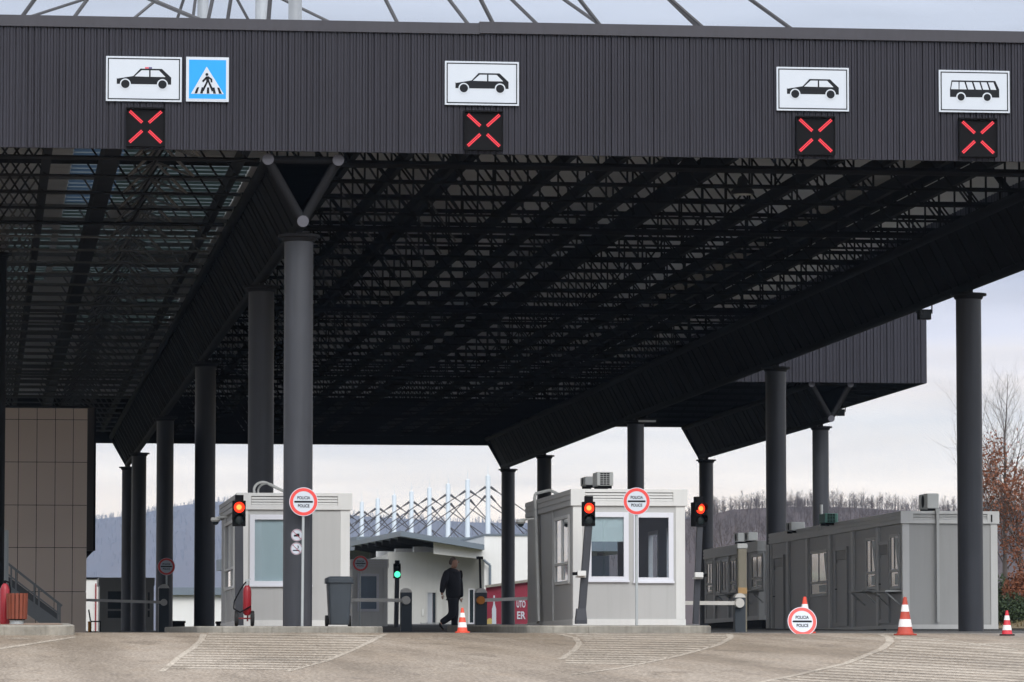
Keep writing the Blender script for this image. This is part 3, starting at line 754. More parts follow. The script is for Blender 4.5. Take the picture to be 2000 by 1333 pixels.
def car_pictogram(t, cx, cz, k, police=False):
    P = lambda pts: [(cx + x * k, cz + z * k) for x, z in pts]
    y = YS
    b = MB().prism(P([(-.358, .012), (-.352, -.0), (-.14, .038), (-.046, .138), (.238, .138), (.36, .024), (.36, -.07), (-.358, -.07)]), y - .003, y)
    b.build('car_symbol', M_signblk, t)
    w = MB().prism(P([(-.122, .033), (-.030, .116), (.068, .116), (.068, .030)]), y - .006, y - .003)
    w.prism(P([(.088, .116), (.198, .116), (.285, .030), (.088, .030)]), y - .006, y - .003)
    for x in (-.245, .245): w.disc(cx + x * k, cz - .070 * k, .072 * k, y - .0065, y - .003, 28)
    w.build('car_windows', M_signw, t)
    q = MB()
    for x in (-.245, .245): q.disc(cx + x * k, cz - .070 * k, .056 * k, y - .010, y - .0065, 24)
    q.build('car_wheels', M_signblk, t)
    if police:
        MB().prism(P([(.014, .139), (.014, .160), (.062, .160), (.062, .139)]), y - .004, y).build('light_bar', mat('sign_pink_print', (.62, .12, .16), .4), t)
        MB().prism(P([(.063, .139), (.063, .160), (.106, .160), (.106, .139)]), y - .004, y).build('light_bar', mat('sign_violet_print', (.10, .09, .2), .4), t)
GS = 'white lane signs along the fascia'
t, cx, cz, w = sign_board('lane_sign', 'white lane sign showing a black car with a roof light, leftmost on the fascia', 'sign', 207, 355, 111, 198.5, M_signw, M_signblk, GS); car_pictogram(t, cx, cz, w, True)
t, cx, cz, w = sign_board('lane_sign', 'white lane sign showing a black car, alone in the middle of the fascia', 'sign', 869, 1013.5, 120.5, 206, M_signw, M_signblk, GS); car_pictogram(t, cx, cz + .0 * w, w)
t, cx, cz, w = sign_board('lane_sign', 'white lane sign showing a black car, next to the bus sign', 'sign', 1517, 1658, 132, 217, M_signw, M_signblk, GS); car_pictogram(t, cx, cz, w)
t, cx, cz, w = sign_board('lane_sign', 'white lane sign showing a black bus, rightmost on the fascia', 'sign', 1834, 1972, 138, 220, M_signw, M_signblk, GS)
P = lambda pts: [(cx + x * w, cz + z * w) for x, z in pts]
y = YS; MB().prism(P([(-.322, .150), (.297, .150), (.352, .03), (.352, -.082), (-.345, -.082), (-.345, .02)]), y - .003, y).build('bus_symbol', M_signblk, t)
b = MB()
for a, bb in (((-.312, -.225), (-.330, -.223)), ((-.208, -.142), (-.212, -.110)), ((-.118, -.036), (-.088, -.004)), ((-.012, .070), (.022, .102)), ((.092, .172), (.124, .208)), ((.196, .270), (.232, .310))):
    b.prism(P([(bb[0], .026), (a[0], .128), (a[1], .128), (bb[1], .026)]), y - .006, y - .003)
for x in (-.19, .18): b.disc(cx + x * w, cz - .082 * w, .068 * w, y - .0065, y - .003, 28)
b.build('bus_windows', M_signw, t); b = MB()
for x in (-.19, .18): b.disc(cx + x * w, cz - .082 * w, .050 * w, y - .010, y - .0065, 24)
b.build('bus_wheels', M_signblk, t)
t, cx, cz, w = sign_board('pedestrian_sign', 'blue square crossing sign with a walking figure in a white triangle', 'sign', 363.5, 447, 112, 199, M_signblue, M_signw, None)
h = w * 1.04; MB().box(cx - w / 2 + .05, cx + w / 2 - .05, YS - .0025, YS, cz - h / 2 + .05, cz + h / 2 - .05).build('blue_panel', M_signblue, t)
P = lambda pts: [(cx + x * w, cz + z * w) for x, z in pts]; y = YS
MB().prism(P([(-.02, .30), (-.385, -.345), (.385, -.345)]), y - .0055, y - .0025).build('triangle', M_signw, t)
b = MB(); b.disc(cx - .015 * w, cz + .115 * w, .035 * w, y - .009, y - .0055, 16)
for q in ([(-.03, .07), (.02, .07), (.05, -.06), (-.03, -.06)], [(-.03, .07), (-.13, -.04), (-.10, -.075), (-.01, .02)], [(.02, .075), (.11, .01), (.115, -.07), (.075, -.07), (.07, -.01), (.01, .03)],
          [(-.03, -.055), (.015, -.055), (-.085, -.28), (-.135, -.27)], [(.005, -.055), (.05, -.055), (.15, -.265), (.10, -.285)]): b.prism(P(q), y - .009, y - .0055)
b.build('walking_figure', M_signblk, t); b = MB()
for x in (-.26, -.135, .01, .155, .285):
    k = (x - .01) * .30; b.prism(P([(x - .028 + k * .2, -.335), (x + .034 + k * .2, -.335), (x + .030 - k * .45, -.19), (x - .020 - k * .45, -.19)]), y - .008, y - .0055)
b.build('zebra_bars', M_signblk, t)
def led_panel(label, x0, x1, y0, y1):
    xa = at(x0, (y0 + y1) / 2, YS).x; xb = at(x1, (y0 + y1) / 2, YS).x; za = at((x0 + x1) / 2, y1, YS).z; zb = at((x0 + x1) / 2, y0, YS).z
    cx, cz, w = (xa + xb) / 2, (za + zb) / 2, xb - xa
    t = thing('lane_signal', label, 'lane signal', (cx, YS, za), 'red cross lane signals')
    b = MB().box(xa, xb, YS - .06, YS + .05, za, zb); b.build('housing', M_black, t)
    b = MB().box(xa, xb, YS - .12, YS - .06, zb - .03, zb); b.box(xa, xa + .015, YS - .09, YS - .06, za, zb - .03); b.box(xb - .015, xb, YS - .09, YS - .06, za, zb - .03); b.build('visor', M_black, t)
    y = YS - .06
    for sx in (-1, 1):
        for sz in (-1, 1):
            st = MB(); dt = MB()
            p0 = Vector((sx * .085, sz * .10)) * w; p1 = Vector((sx * .41, sz * .405)) * w
            if sz > 0: p0.y += .01 * w
            d = (p1 - p0); u = d.normalized(); nn = Vector((-u.y, u.x))
            for a in (-1, 1):
                c0 = p0 + nn * a * .022 * w; c1 = p1 + nn * a * .022 * w; e = nn * .018 * w
                st.prism([(cx + q.x, cz + q.y) for q in (c0 - e, c1 - e, c1 + e, c0 + e)], y - .004, y)
                for i in range(11):
                    c = c0.lerp(c1, (i + .5) / 11); dt.disc(cx + c.x, cz + c.y, .011 * w, y - .008, y - .004, 8)
            s = st.build('cross_arm', M_ledbase, t); o = dt.build('light_dots', M_led, s); o['kind'] = 'stuff'
led_panel('red X lane signal below the sign of a car with roof light', 246, 322, 211, 287)
led_panel('red X lane signal below the car sign in the middle of the fascia', 906, 982, 217.5, 294)
led_panel('red X lane signal below the car sign beside the bus sign', 1554, 1630, 228, 303)
led_panel('red X lane signal below the bus sign, rightmost', 1872, 1946, 232, 307)
# ================================================================== kerb islands
def island(label, X0, X1, Y0, Y1, h=.13, m=None, top=None, rr=.5, group=None):
    t = thing('kerb_island', label, 'kerb', (X0, Y0, g(X0, Y0)), group)
    pts = []
    for cx, cy, a0 in ((X1 - rr, Y1 - rr, 0), (X0 + rr, Y1 - rr, 90), (X0 + rr, Y0 + rr, 180), (X1 - rr, Y0 + rr, 270)):
        for k in range(7):
            a = R(a0 + 15 * k); pts.append((cx + rr * math.cos(a), cy + rr * math.sin(a)))
    def inner(d): 
        mx, my = (X0 + X1) / 2, (Y0 + Y1) / 2
        return [(x + (mx - x) / abs(mx - x + 1e-9) * d, y + (my - y) / abs(my - y + 1e-9) * d) for x, y in pts]
    # single kerb stones along the front, the rest as one run
    lo = [(x, y, g(x, y) - .15) for x, y in pts]; hi = [(x, y, g(x, y) + h - .02) for x, y in pts]; hi2 = [(x, y, g(x, y) + h) for x, y in inner(.02)]
    b = MB().loft([lo, hi, hi2]); x = X0 + rr
    b.build('kerb', m or M_kerb, t)
    s = MB(); r2 = random.Random(int(X0 * 10))
    while x < X1 - rr - .1:
        w = min(r2.uniform(.42, .75), X1 - rr - x); o = r2.uniform(.004, .02)
        s.box(x + .006, x + w - .006, Y0 - o, Y0 + .02, g(x, Y0) - .1, g(x, Y0) + h - .012 - r2.uniform(0, .012)); x += w
    s.build('kerb_stone', m or M_kerb, t, bevel=.006)
    n = MB(); q = inner(.22); n.add([(x, y, g(x, y) + h + .004) for x, y in q], [tuple(range(len(q)))]); n.build('paving', top or M_kerbtop, t)
    return t
GI = 'raised kerb islands in front of the booths'
island('stone kerb island carrying the left police booth and the wheelie bin', at(385, 1230, 87.9).x, at(752, 1230, 87.9).x, 87.9, 104, group=GI)
island('stone kerb island carrying the police booth with two front windows', at(1032, 1230, 88).x, at(1396, 1230, 88).x, 88, 104, .15, group=GI)
x0 = -3.0; x1 = at(147, 1235, 83.6).x
island('kerb island at the left edge with brown paving under the slatted bin', x0, x1, 83.6, 90, .19, group=GI, rr=.6)
# low dark plinth under the long grey cabins
b = MB(); b.box(22.3, 26.4, 106.2, 125.9, .8, g(23, 107) + .03); t = b.build('cabin_plinth', mat('dark_plinth', (.06, .06, .058), .85, 0, .2, 2)); tag(t, 'dark low plinth under the long grey cabin', 'plinth')

# ================================================================== booths
def wall_x(b, y0, y1, x0, x1, z0, z1, holes, mi=0, axis='x'):
    us = sorted({x0, x1, *[h[0] for h in holes], *[h[1] for h in holes]}); zs = sorted({z0, z1, *[h[2] for h in holes], *[h[3] for h in holes]})
    for ua, ub in zip(us, us[1:]):
        for za, zb in zip(zs, zs[1:]):
            mu, mz = (ua + ub) / 2, (za + zb) / 2
            if any(h[0] < mu < h[1] and h[2] < mz < h[3] for h in holes): continue
            if axis == 'x': b.box(ua, ub, y0, y1, za, zb, mi)
            else: b.box(y0, y1, ua, ub, za, zb, mi)
def frame(name, parent, u0, u1, z0, z1, w, y, d, m, axis='x', mid=None, wz=None):
    b = MB(); wz = wz or w
    def bx(a, c, e, f):
        if axis == 'x': b.box(a, c, y, y + d, e, f)
        else: b.box(y, y + d, a, c, e, f)
    bx(u0, u0 + w, z0, z1); bx(u1 - w, u1, z0, z1); bx(u0 + w, u1 - w, z1 - wz, z1); bx(u0 + w, u1 - w, z0, z0 + wz)
    for zz in (mid or []): bx(u0 + w, u1 - w, zz - w * .4, zz + w * .4)
    return b.build(name, m, parent, bevel=.004)
def fascia_band(t, X0, X1, Y0, Y1, z0, z1, m_w, m_rib):
    b = MB(); d = .05; c = .26
    b.box(X0 - d, X0 + c, Y0 - d, Y0 + .1, z0, z1); b.box(X1 - c, X1 + d, Y0 - d, Y0 + .1, z0, z1)
    b.box(X0 + c, X1 - c, Y0 - d, Y0 + .1, z0, z0 + .10); b.box(X0 + c, X1 - c, Y0 - d, Y0 + .1, z1 - .07, z1)
    for k in range(3):
        zz = z0 + .105 + k * (z1 - z0 - .18) / 3; b.box(X0 + c + .004, X1 - c - .004, Y0 - d + .018, Y0 + .1, zz, zz + (z1 - z0 - .18) / 3 - .012)
    b.build('roof_fascia', m_w, t, bevel=.004)
    b = MB(); n = 3
    for sx in (X0 - d, X1 + d - .1):
        b.box(sx + .02, sx + .08, Y0 + .1, Y1, z0, z1)
        for k in range(n):
            zz = z0 + .01 + k * (z1 - z0) / n; b.box(sx, sx + .1, Y0 + .1, Y1, zz, zz + (z1 - z0) / n - .025)
    b.build('side_fascia', m_rib, t)
    MB().box(X0 - d + .02, X1 + d - .02, Y0 - .02, Y1, z1 - .06, z1 - .012).build('roof', m_rib, t)
def police_booth(label, X0, X1, Y0, Y1, zb, zt, wins, side, backs, rib_px):
    t = thing('police_booth', label, 'booth', (X0, Y0, zb), 'white police booths on the kerb islands')
    zf = zt - .355; w = .06
    b = MB(); holes = [h for h in wins]
    wall_x(b, Y0, Y0 + w, X0 + .2, X1 - .2, zb + .1, zf, holes); b.build('front_wall', M_booth, t)
    b = MB(); wall_x(b, X0 + .01, X0 + .06, Y0 + .2, Y1, zb + .1, zf, [side], axis='y')
    wall_x(b, X1 - .06, X1 - .01, Y0 + .2, Y1, zb + .1, zf, [(Y0 + .9, Y0 + 2.0, zb + .95, zb + 2.1), (Y0 + 3.2, Y0 + 4.6, zb + .95, zb + 2.1)], axis='y'); wall_x(b, Y1 - .06, Y1, X0 + .06, X1 - .06, zb + .1, zf, backs)
    for ya, yb in ((.9, 2.0), (3.2, 4.6)): frame('window', t, Y0 + ya, Y0 + yb, zb + .95, zb + 2.1, .08, X1 - .09, .1, M_frame, 'y')
    li = MB(); wall_x(li, X1 - .068, X1 - .061, Y0 + .2, Y1 - .07, zb + .1, zf, [(Y0 + .9, Y0 + 2.0, zb + .95, zb + 2.1), (Y0 + 3.2, Y0 + 4.6, zb + .95, zb + 2.1)], axis='y'); wall_x(li, Y1 - .068, Y1 - .061, X0 + .07, X1 - .07, zb + .1, zf, backs); li.build('lining', M_inside, t)
    for yy in rib_px: b.box(X0 - .025, X0 + .01, yy, yy + .10, zb + .1, zf)
    b.build('side_wall', M_booth, t)
    b = MB()
    for xa, xb in ((X0, X0 + .2), (X1 - .2, X1)): b.box(xa, xb, Y0 - .012, Y0 + .2, zb + .1, zf)
    b.build('corner_post', M_boothw, t, bevel=.006)
    b = MB().box(X0 - .01, X1 + .01, Y0 - .02, Y0 + .1, zb - .04, zb + .1); b.box(X0 - .01, X0 + .1, Y0 + .1, Y1, zb - .04, zb + .1); b.build('base_rail', M_boothw, t)
    MB().box(X0 + .06, X1 - .06, Y0 + .06, Y1 - .06, zb + .1, zb + .15).box(X0 + .3, X0 + 1.1, Y0 + 2.2, Y0 + 2.26, zb + .15, zb + 1.5).box(X0 + .2, X0 + .9, Y0 + .12, Y0 + .65, zb + .84, zb + .88).build('interior', M_inside, t)
    fascia_band(t, X0, X1, Y0, Y1, zf, zt, M_boothw, M_booth)
    for (u0, u1, z0, z1) in wins:
        f = frame('window', t, u0 - .035, u1 + .035, z0 - .045, z1 + .035, .105, Y0 - .03, .085, M_frame)
        MB().box(u0 + .07, u1 - .07, Y0 + .015, Y0 + .022, z0 + .06, z1 - .07).build('pane', M_glass, f)
        MB().box(u0 - .05, u1 + .05, Y0 - .055, Y0 - .031, z0 - .06, z0 - .02).build('sill', M_frame, f)
    u0, u1, z0, z1 = side; zm = z0 + (z1 - z0) * .30
    f = frame('window', t, u0, u1, z0, z1, .07, X0 - .025, .06, M_boothw, 'y', [zm])
    MB().box(X0 + .01, X0 + .016, u0 + .07, u1 - .07, z0 + .07, z1 - .07).build('pane', M_glassf, f)
    MB().box(X0 - .02, X0 + .012, (u0 + u1) / 2 - .03, (u0 + u1) / 2 + .03, zm + .03, z1 - .07).box(X0 - .012, X0 + .012, u0 + .9, u0 + 1.2, z0 + .1, zm - .04).build('mullion', M_boothw, f)
    return t
def rectw(x0, x1, y0, y1, Y):
    xm, ym = (x0 + x1) / 2, (y0 + y1) / 2
    return (at(x0, ym, Y).x, at(x1, ym, Y).x, at(xm, y1, Y).z, at(xm, y0, Y).z)
def rects(x0, x1, y0, y1, X):    # window on a side wall: pixel columns give the depth
    a = atX(x1, y1, X); c = atX(x1, y0, X); d = atX(x0, y1, X); return (a.y, d.y, a.z, c.z)
YA, YBb = 92.4, 91.6
XA0, XA1 = at(466, 1100, YA).x, at(683, 1100, YA).x
ZA0, ZA1 = at(575, 1221, YA).z, at(575, 963.5, YA).z
boothA = police_booth('white police booth with one greenish window, behind the front left column', XA0, XA1, YA, 99.2, ZA0, ZA1,
    [rectw(491, 606, 1009, 1141, YA)], rects(439, 457, 1014, 1150, XA0), [(XA0 + .4, XA0 + 1.9, ZA0 + 1.0, ZA0 + 2.0)], [94.8, 97])
b = MB().box(XA0 + .21, XA0 + 1.52, YA + .04, YA + .044, ZA0 + .85, ZA0 + 2.3); b.build('roller_blind', M_blind, boothA)
XB0, XB1 = at(1119, 1100, YBb).x, at(1338, 1100, YBb).x
ZB0, ZB1 = at(1230, 1219, YBb).z, at(1230, 956, YBb).z
boothB = police_booth('white police booth with two front windows and air conditioners on its roof', XB0, XB1, YBb, 99.4, ZB0, ZB1,
    [rectw(1148.5, 1224.5, 1004, 1132, YBb), rectw(1240.5, 1312, 1005, 1134, YBb)], rects(1084, 1112, 1005, 1140, XB0), [(XB0 + .25, XB0 + 1.05, ZB0 + .95, ZB0 + 2.1), (XB0 + 1.3, XB0 + 2.1, ZB0 + .95, ZB0 + 2.1)], [94.75, 97.2])
u = rectw(1148.5, 1224.5, 1004, 1058, YBb); b = MB().box(u[0] + .05, u[1] - .05, YBb + .04, YBb + .044, u[2], u[3] - .05); b.build('roller_blind', M_blind, boothB)
# cable duct hung over the roof edge of booth B
p = [atX(1044, 975, XB0 - .09), atX(1045, 1000, XB0 - .09), atX(1048, 1100, XB0 - .09), atX(1051, 1216, XB0 - .09)]
b = MB()
for a, c in zip(p, p[1:]): b.bar(a, c, .05, .28, up=(0, 1, 0))
q = atX(1044, 975, XB0 - .09); b.path([q, q + Vector((.02, 0, .12)), q + Vector((.35, 0, .20)), q + Vector((.7, .1, .05))], .035, 8); b.build('cable_duct', M_ac, boothB)
p = at(530, 962, 94.5); b = MB()
pts = [p + Vector((-.18 + .20 * math.cos(a) * 1.0, 0, .05 + .17 * math.sin(a))) for a in [R(200 - 20 * k) for k in range(9)]] + [p + Vector((.2, .1, .06)), p + Vector((.45, .2, -.05))]
b.path(pts, .028, 8); b.path([q + Vector((.1, .15, -.02)) for q in pts], .022, 8); b.build('roof_cable', M_ac, boothA)

def dome_cam(label, px, py, Y, Xw, arm):
    p = at(px, py, Y); t = thing('security_camera', label, 'camera', p, 'dome cameras on the booth corners')
    MB().lathe(p, [(.10, .03), (.11, -.03), (.085, -.06)], 16).build('housing', M_ac, t, smooth=True)
    MB().lathe(p + Vector((0, 0, -.061)), [(.075, 0), (.06, -.05), (.02, -.075)], 14).build('dome', M_dkglass, t, smooth=True)
    MB().tube(p + Vector((0, 0, .03)), p + Vector((arm, 0, .05)), .022, 8).build('arm', M_ac, t)
dome_cam('dome camera on the left wall of the booth behind the front left column', 421, 1014, 96.4, XA0, .42)
dome_cam('dome camera on the left wall of the booth with two front windows', 1017, 1018, 96.5, XB0, .30)

# ---- long grey cabins on the right
def cabin(label, X0, X1, Y0, Y1, zb, zt, doors, wins, ribs, front=True):
    t = thing('office_cabin', label, 'cabin', (X0, Y0, zb), 'grey office cabins on the right')
    zf = zt - .31
    b = MB().box(X0 + .02, X1 - .02, Y0 + .02, Y1 - .02, zb + .1, zf)
    b.box(X0 + .15, X1 - .15, Y0 + .008, Y0 + .02, zb + .12, zf); b.build('wall', M_booth, t)
    b = MB()
    for xa, xb in ((X0 - .005, X0 + .17), (X1 - .17, X1 + .005)): b.box(xa, xb, Y0 - .012, Y0 + .18, zb + .1, zf); b.box(xa, xb, Y1 - .18, Y1, zb + .1, zf)
    b.build('corner_post', M_boothw, t)
    MB().box(X0 - .01, X1 + .01, Y0 - .02, Y0 + .1, zb - .03, zb + .1).box(X0 - .01, X0 + .1, Y0 + .1, Y1, zb - .03, zb + .1).build('base_rail', M_boothw, t)
    fascia_band(t, X0, X1, Y0, Y1, zf, zt, M_boothw, M_boothw)
    b = MB()
    for px in ribs:
        y = atX(px, 1150, X0).y; b.box(X0 - .04, X0 + .02, y - .14, y + .14, zb + .1, zf)
    b.build('wall_post', M_boothw, t)
    for (x0, x1, y0, y1) in doors:
        r = rects(x0, x1, y0, y1, X0); z0 = max(zb + .02, r[2]); w = r[1] - r[0]
        f = frame('door_frame', t, r[0], r[1], z0, r[3], .09, X0 - .03, .05, M_greyframe, 'y')
        MB().box(X0 - .005, X0 + .012, r[0] + .09, r[1] - .09, z0 + .05, r[3] - .42).build('door_leaf', M_booth, f)
        MB().box(X0 - .008, X0 + .012, r[0] + .09, r[1] - .09, r[3] - .34, r[3] - .09).build('transom_panel', M_boothd, f)
        MB().tube((X0 - .05, r[1] - .17, z0 + 1.0), (X0 - .05, r[1] - .30, z0 + 1.0), .015).tube((X0 - .05, r[1] - .17, z0 + 1.0), (X0 - .002, r[1] - .17, z0 + 1.0), .012).build('handle', M_black, f)
    for (x0, x1, y0, y1, ym, ledge) in wins:
        r = rects(x0, x1, y0, y1, X0); zm = r[2] + (r[3] - r[2]) * ym
        f = frame('window', t, r[0], r[1], r[2], r[3], .08, X0 - .03, .05, M_boothw, 'y', [zm] if ym else None)
        MB().box(X0 - .008, X0 + .012, r[0] + .07, r[1] - .07, r[2] + .07, r[3] - .07).build('pane', M_dkglass, f)
        yy = (r[0] + r[1]) / 2
        MB().box(X0 - .022, X0 - .009, yy - .03, yy + .03, zm + .03 if ym else r[2] + .07, r[3] - .07).build('mullion', M_greyframe, f)
        if x1 > 1600:   # light curtains drawn aside, seen through the pane
            MB().add([(X0 - .012, r[0] + .12, r[3] - .1), (X0 - .012, r[0] + .5, r[3] - .1), (X0 - .012, r[0] + .2, zm + .1), (X0 - .012, r[0] + .12, zm + .1)], [(0, 1, 2, 3)]).build('curtain', M_blind, f)
        if ym: MB().box(X0 - .012, X0 - .009, r[0] + .15, yy - .05, r[2] + .12, zm - .08).build('notice', M_blind, f)
        if ledge:
            b = MB().box(X0 - .42, X0 - .005, r[0] - .25, r[1] + .35, r[2] - .07, r[2] - .03)
            for yq in (r[0] - .1, r[1] + .2): b.bar((X0 - .38, yq, r[2] - .07), (X0 - .01, yq, r[2] - .40), .035)
            b.build('counter_ledge', M_ac, t)
    return t
YC = 107.0; XC0, XC1 = at(1763, 1110, YC).x, at(1948, 1110, YC).x
ZC0, ZC1 = at(1855, 1228, YC).z, at(1855, 999, YC).z
YCb = 125.4
cabC = cabin('long grey office cabin with doors and windows along its side, partly behind the rightmost column', XC0, XC1, YC, YCb, ZC0, ZC1,
    [(1512, 1532, 1083, 1232), (1633, 1656, 1067, 1223), (1718.5, 1738, 1056, 1217)],
    [(1584, 1617, 1073, 1164, .30, False), (1693, 1712, 1049, 1151, .32, True), (1739.5, 1757, 1042, 1151, .34, True)], [1500, 1540, 1578, 1622, 1667, 1716])
p0 = at(1831, 1001, YC - .08); p1 = at(1833, 1215, YC - .08)
MB().box(p0.x - .035, p0.x + .035, YC - .12, YC - .052, p1.z, p0.z + .02).box(p0.x - .05, p0.x + .05, YC - .13, YC - .052, p0.z + .02, p0.z + .09).build('downpipe', M_ac, cabC)
p = at(1938, 1012, YC - .06); MB().box(p.x - .03, p.x + .0, YC - .07, YC - .052, p.z - .1, p.z + .08).build('vent_slot', M_black, cabC)
YD0, YD1 = 127.3, 137.0; ZD0, ZD1 = g(XC0, YD0) + .28, atX(1378, 1074, XC0).z
cabD = cabin('shorter grey office cabin standing behind the long one', XC0, XC1, YD0, YD1, ZD0, ZD1, [],
    [(1381, 1393, 1096, 1160, .3, False), (1399, 1408.5, 1094, 1160, 0, False), (1411, 1422, 1092, 1157, 0, False), (1427, 1439, 1090, 1158, .3, True), (1469, 1490, 1081, 1151, .32, True)], [1397, 1424, 1458])
MB().box(XC0 + .1, XC1 - .1, YD0 + .1, YD1 - .1, g(XC0, YD0) - .1, ZD0 - .03).build('underframe', M_black, cabD)

def ac(label, px0, px1, py0, py1, Y, dep=.34, face='front', m=None):
    xa, xb = at(px0, py1, Y).x, at(px1, py1, Y).x; za, zb = at((px0 + px1) / 2, py1, Y).z, at((px0 + px1) / 2, py0, Y).z
    t = thing('air_conditioner', label, 'air conditioner', ((xa + xb) / 2, Y, za), 'air conditioner units on the cabin roofs')
    MB().box(xa, xb, Y, Y + dep, za + .06, zb).build('casing', m or M_ac, t, bevel=.02)
    MB().box(xa + .03, xb - .03, Y + .03, Y + .09, za, za + .06).box(xa + .03, xb - .03, Y + dep - .09, Y + dep - .03, za, za + .06).build('feet', M_black, t)
    gr = MB(); w, h = xb - xa, zb - za - .06
    if face == 'front':
        for i in range(3):
            for k in range(6): gr.box(xa + w * (.20 + .2 * i), xa + w * (.37 + .2 * i), Y - .004, Y, za + .06 + h * (.07 + .15 * k), za + .06 + h * (.17 + .15 * k))
    else:
        zc = za + .06 + h / 2
        gr.lathe((xa, Y + dep / 2, zc), [(min(dep, h) * .42, -.006), (min(dep, h) * .42, 0)], 20, axis='x')
        for k in range(0): gr.box(xa + w * .2, xb - w * .1, Y - .004, Y, za + .06 + h * (.12 + .14 * k), za + .06 + h * (.17 + .14 * k))
    gr.build('grille', M_black, t); return t
GAC = 0
ac('light grey air conditioner with black louvres, on the booth with two front windows', 1166, 1198, 922, 954.5, 95.2, .7)
ac('air conditioner with dark side, left of the louvred one on the police booth roof', 1143, 1166, 931, 953, 97.5, .8, 'side', M_ac)
ac('single grey air conditioner on the front end of the long cabin roof', 1811, 1834, 964, 998, 108.0, 1.0, 'side')
ac('air conditioner with green side and black louvres in the middle of the long cabin roof', 1611, 1637, 1003, 1026, 115.5, .8, 'front', M_acg)
ac('air conditioner with a round fan toward the rear of the long cabin roof', 1545, 1572, 1020, 1041, 121, .8, 'side')
ac('left air conditioner of the pair on the rear grey cabin', 1441, 1458, 1041, 1062, 134.5, .7, 'side')
ac('right air conditioner of the pair on the rear grey cabin', 1461, 1480, 1040, 1060, 131, .7, 'side')
p = at(1604, 1028, 117.5); q = at(1604, 986, 117.5)
t = tag(MB().tube((p.x, p.y, p.z - .1), q, .045, 10).tube((p.x, p.y, p.z - .12), (p.x, p.y, p.z), .09, 10).build('roof_pipe', M_boothw), 'white upright vent pipe on the long cabin roof', 'pipe')
def plain_booth(label, x0, x1, y0, y1, Y, dep, wpx, mw, mf, dark=False):
    X0, X1 = at(x0, y1, Y).x, at(x1, y1, Y).x; z0, z1 = g(X0, Y) - .1, at((x0 + x1) / 2, y0, Y).z
    t = thing('police_booth', label, 'booth', (X0, Y, z0), 'distant booths under the canopy')
    MB().box(X0 + .02, X1 - .02, Y, Y + dep, z0, z1 - .3).build('wall', mw, t)
    b = MB()
    for k in range(4): b.box(X0 - .04, X1 + .04, Y - .05, Y + dep, z1 - .36 + .09 * k, z1 - .36 + .09 * k + .07)
    b.build('roof_fascia', mw, t); MB().box(X0, X1, Y - .03, Y + dep - .02, z1 - .36, z1 - .01).build('roof', mf, t)
    b = MB()
    for xa in (X0, X1 - .16): b.box(xa, xa + .16, Y - .02, Y + .2, z0, z1 - .36)
    b.build('corner_post', mw, t)
    for wp in wpx:
        u = rectw(*wp, Y); f = frame('window', t, u[0], u[1], u[2], u[3], .10, Y - .04, .06, mf, mid=[u[2] + (u[3] - u[2]) * .33])
        MB().box(u[0] + .1, u[1] - .1, Y - .012, Y - .002, u[2] + .1, u[3] - .1).build('pane', M_dkglass if dark else mat('blue_grey_pane', (.17, .23, .29), .1, 0, .4, 1.2, spec=.7), f)
    return t
plain_booth('grey beige booth with one window, behind the wheelie bin', 688, 757, 1092, 1236, 172, 5, [(698, 740, 1121, 1195)], M_boothw, M_frame)
plain_booth('small dark booth with a window, between the dark columns at far left', 194, 300, 1128, 1236, 193.5, 3, [(206, 251, 1151, 1212), (284, 297, 1153, 1210)], M_boothd, M_boothd, True)
ac('dark air conditioner on top of the small dark booth', 241, 254, 1105, 1128, 194, .6, 'side', M_boothd)

# ================================================================== police signs
def police_sign(label, px, py, rpx, Y, pole=None, lean=0.0, base=None, dim=False, fallen=False):
    c = at(px, py, Y); r = rpx / 8524 * Y * 1.0
    zg = base if base is not None else c.z - r
    t = thing('police_sign', label, 'sign', (c.x, Y, zg), 'round police stop signs')
    xf = None
    if lean: xf = Matrix.Translation((c.x, Y, c.z - r)) @ Matrix.Rotation(R(-lean), 4, 'X') @ Matrix.Translation((-c.x, -Y, -(c.z - r)))
    y = Y; k = {'xf': xf}
    MB().disc(c.x, c.z, r, y, y + .012, 48).build('plate', M_signw, t, **k)
    MB().ring(c.x, c.z, r * .955, r * .735, y - .003, y, 48).build('red_ring', M_signred, t, **k)
    w = r * .66; h = r * .065; pts = []
    for sx, a0 in ((1, -90), (-1, 90)):
        for i in range(7): a = R(a0 + 30 * i); pts.append((c.x + sx * (w - h) + h * math.cos(a), c.z + h * math.sin(a)))
    MB().prism(pts, y - .004, y).build('bar', M_signblk, t, **k)
    text('lettering', 'POLICIA', r * .30, (c.x, c.z + r * .27), M_signblk, None, y - .003, width=r * .90).build('lettering', M_signblk, t, **k)
    text('lettering', 'POLICE', r * .30, (c.x, c.z - r * .29), M_signblk, None, y - .003, width=r * .80).build('lettering', M_signblk, t, **k)
    if pole:
        px2, rp = pole; b = at(px2, 1222, Y)
        MB().tube((b.x, Y + .045, zg), (c.x - .0, Y + .045, c.z + r * .5), rp, 10).build('pole', M_zinc, t)
        MB().box(c.x - .06, c.x + .06, Y + .013, Y + .045, c.z - .02, c.z + .02).build('clamp', M_zinc, t)
    return t
police_sign('round police sign on a thin pole in front of the front left column', 593, 980.5, 28.2, 88.4, (590.5, .028), base=g(6.5, 88.4) + .13)
police_sign('round police sign on a thin pole in front of the booth with two front windows', 1243.5, 979.5, 27.2, 89.2, (1244, .030), base=g(13, 89.2) + .13)
s3 = police_sign('round police sign standing on the road, leaned against a cone', 1568, 1213.5, 29.5, 86.0, lean=12)
police_sign('distant round police sign on a dark column at left, above the raised barrier arm', 325, 1107, 17, 140, (326, .03), base=g(5.9, 140) + .6)
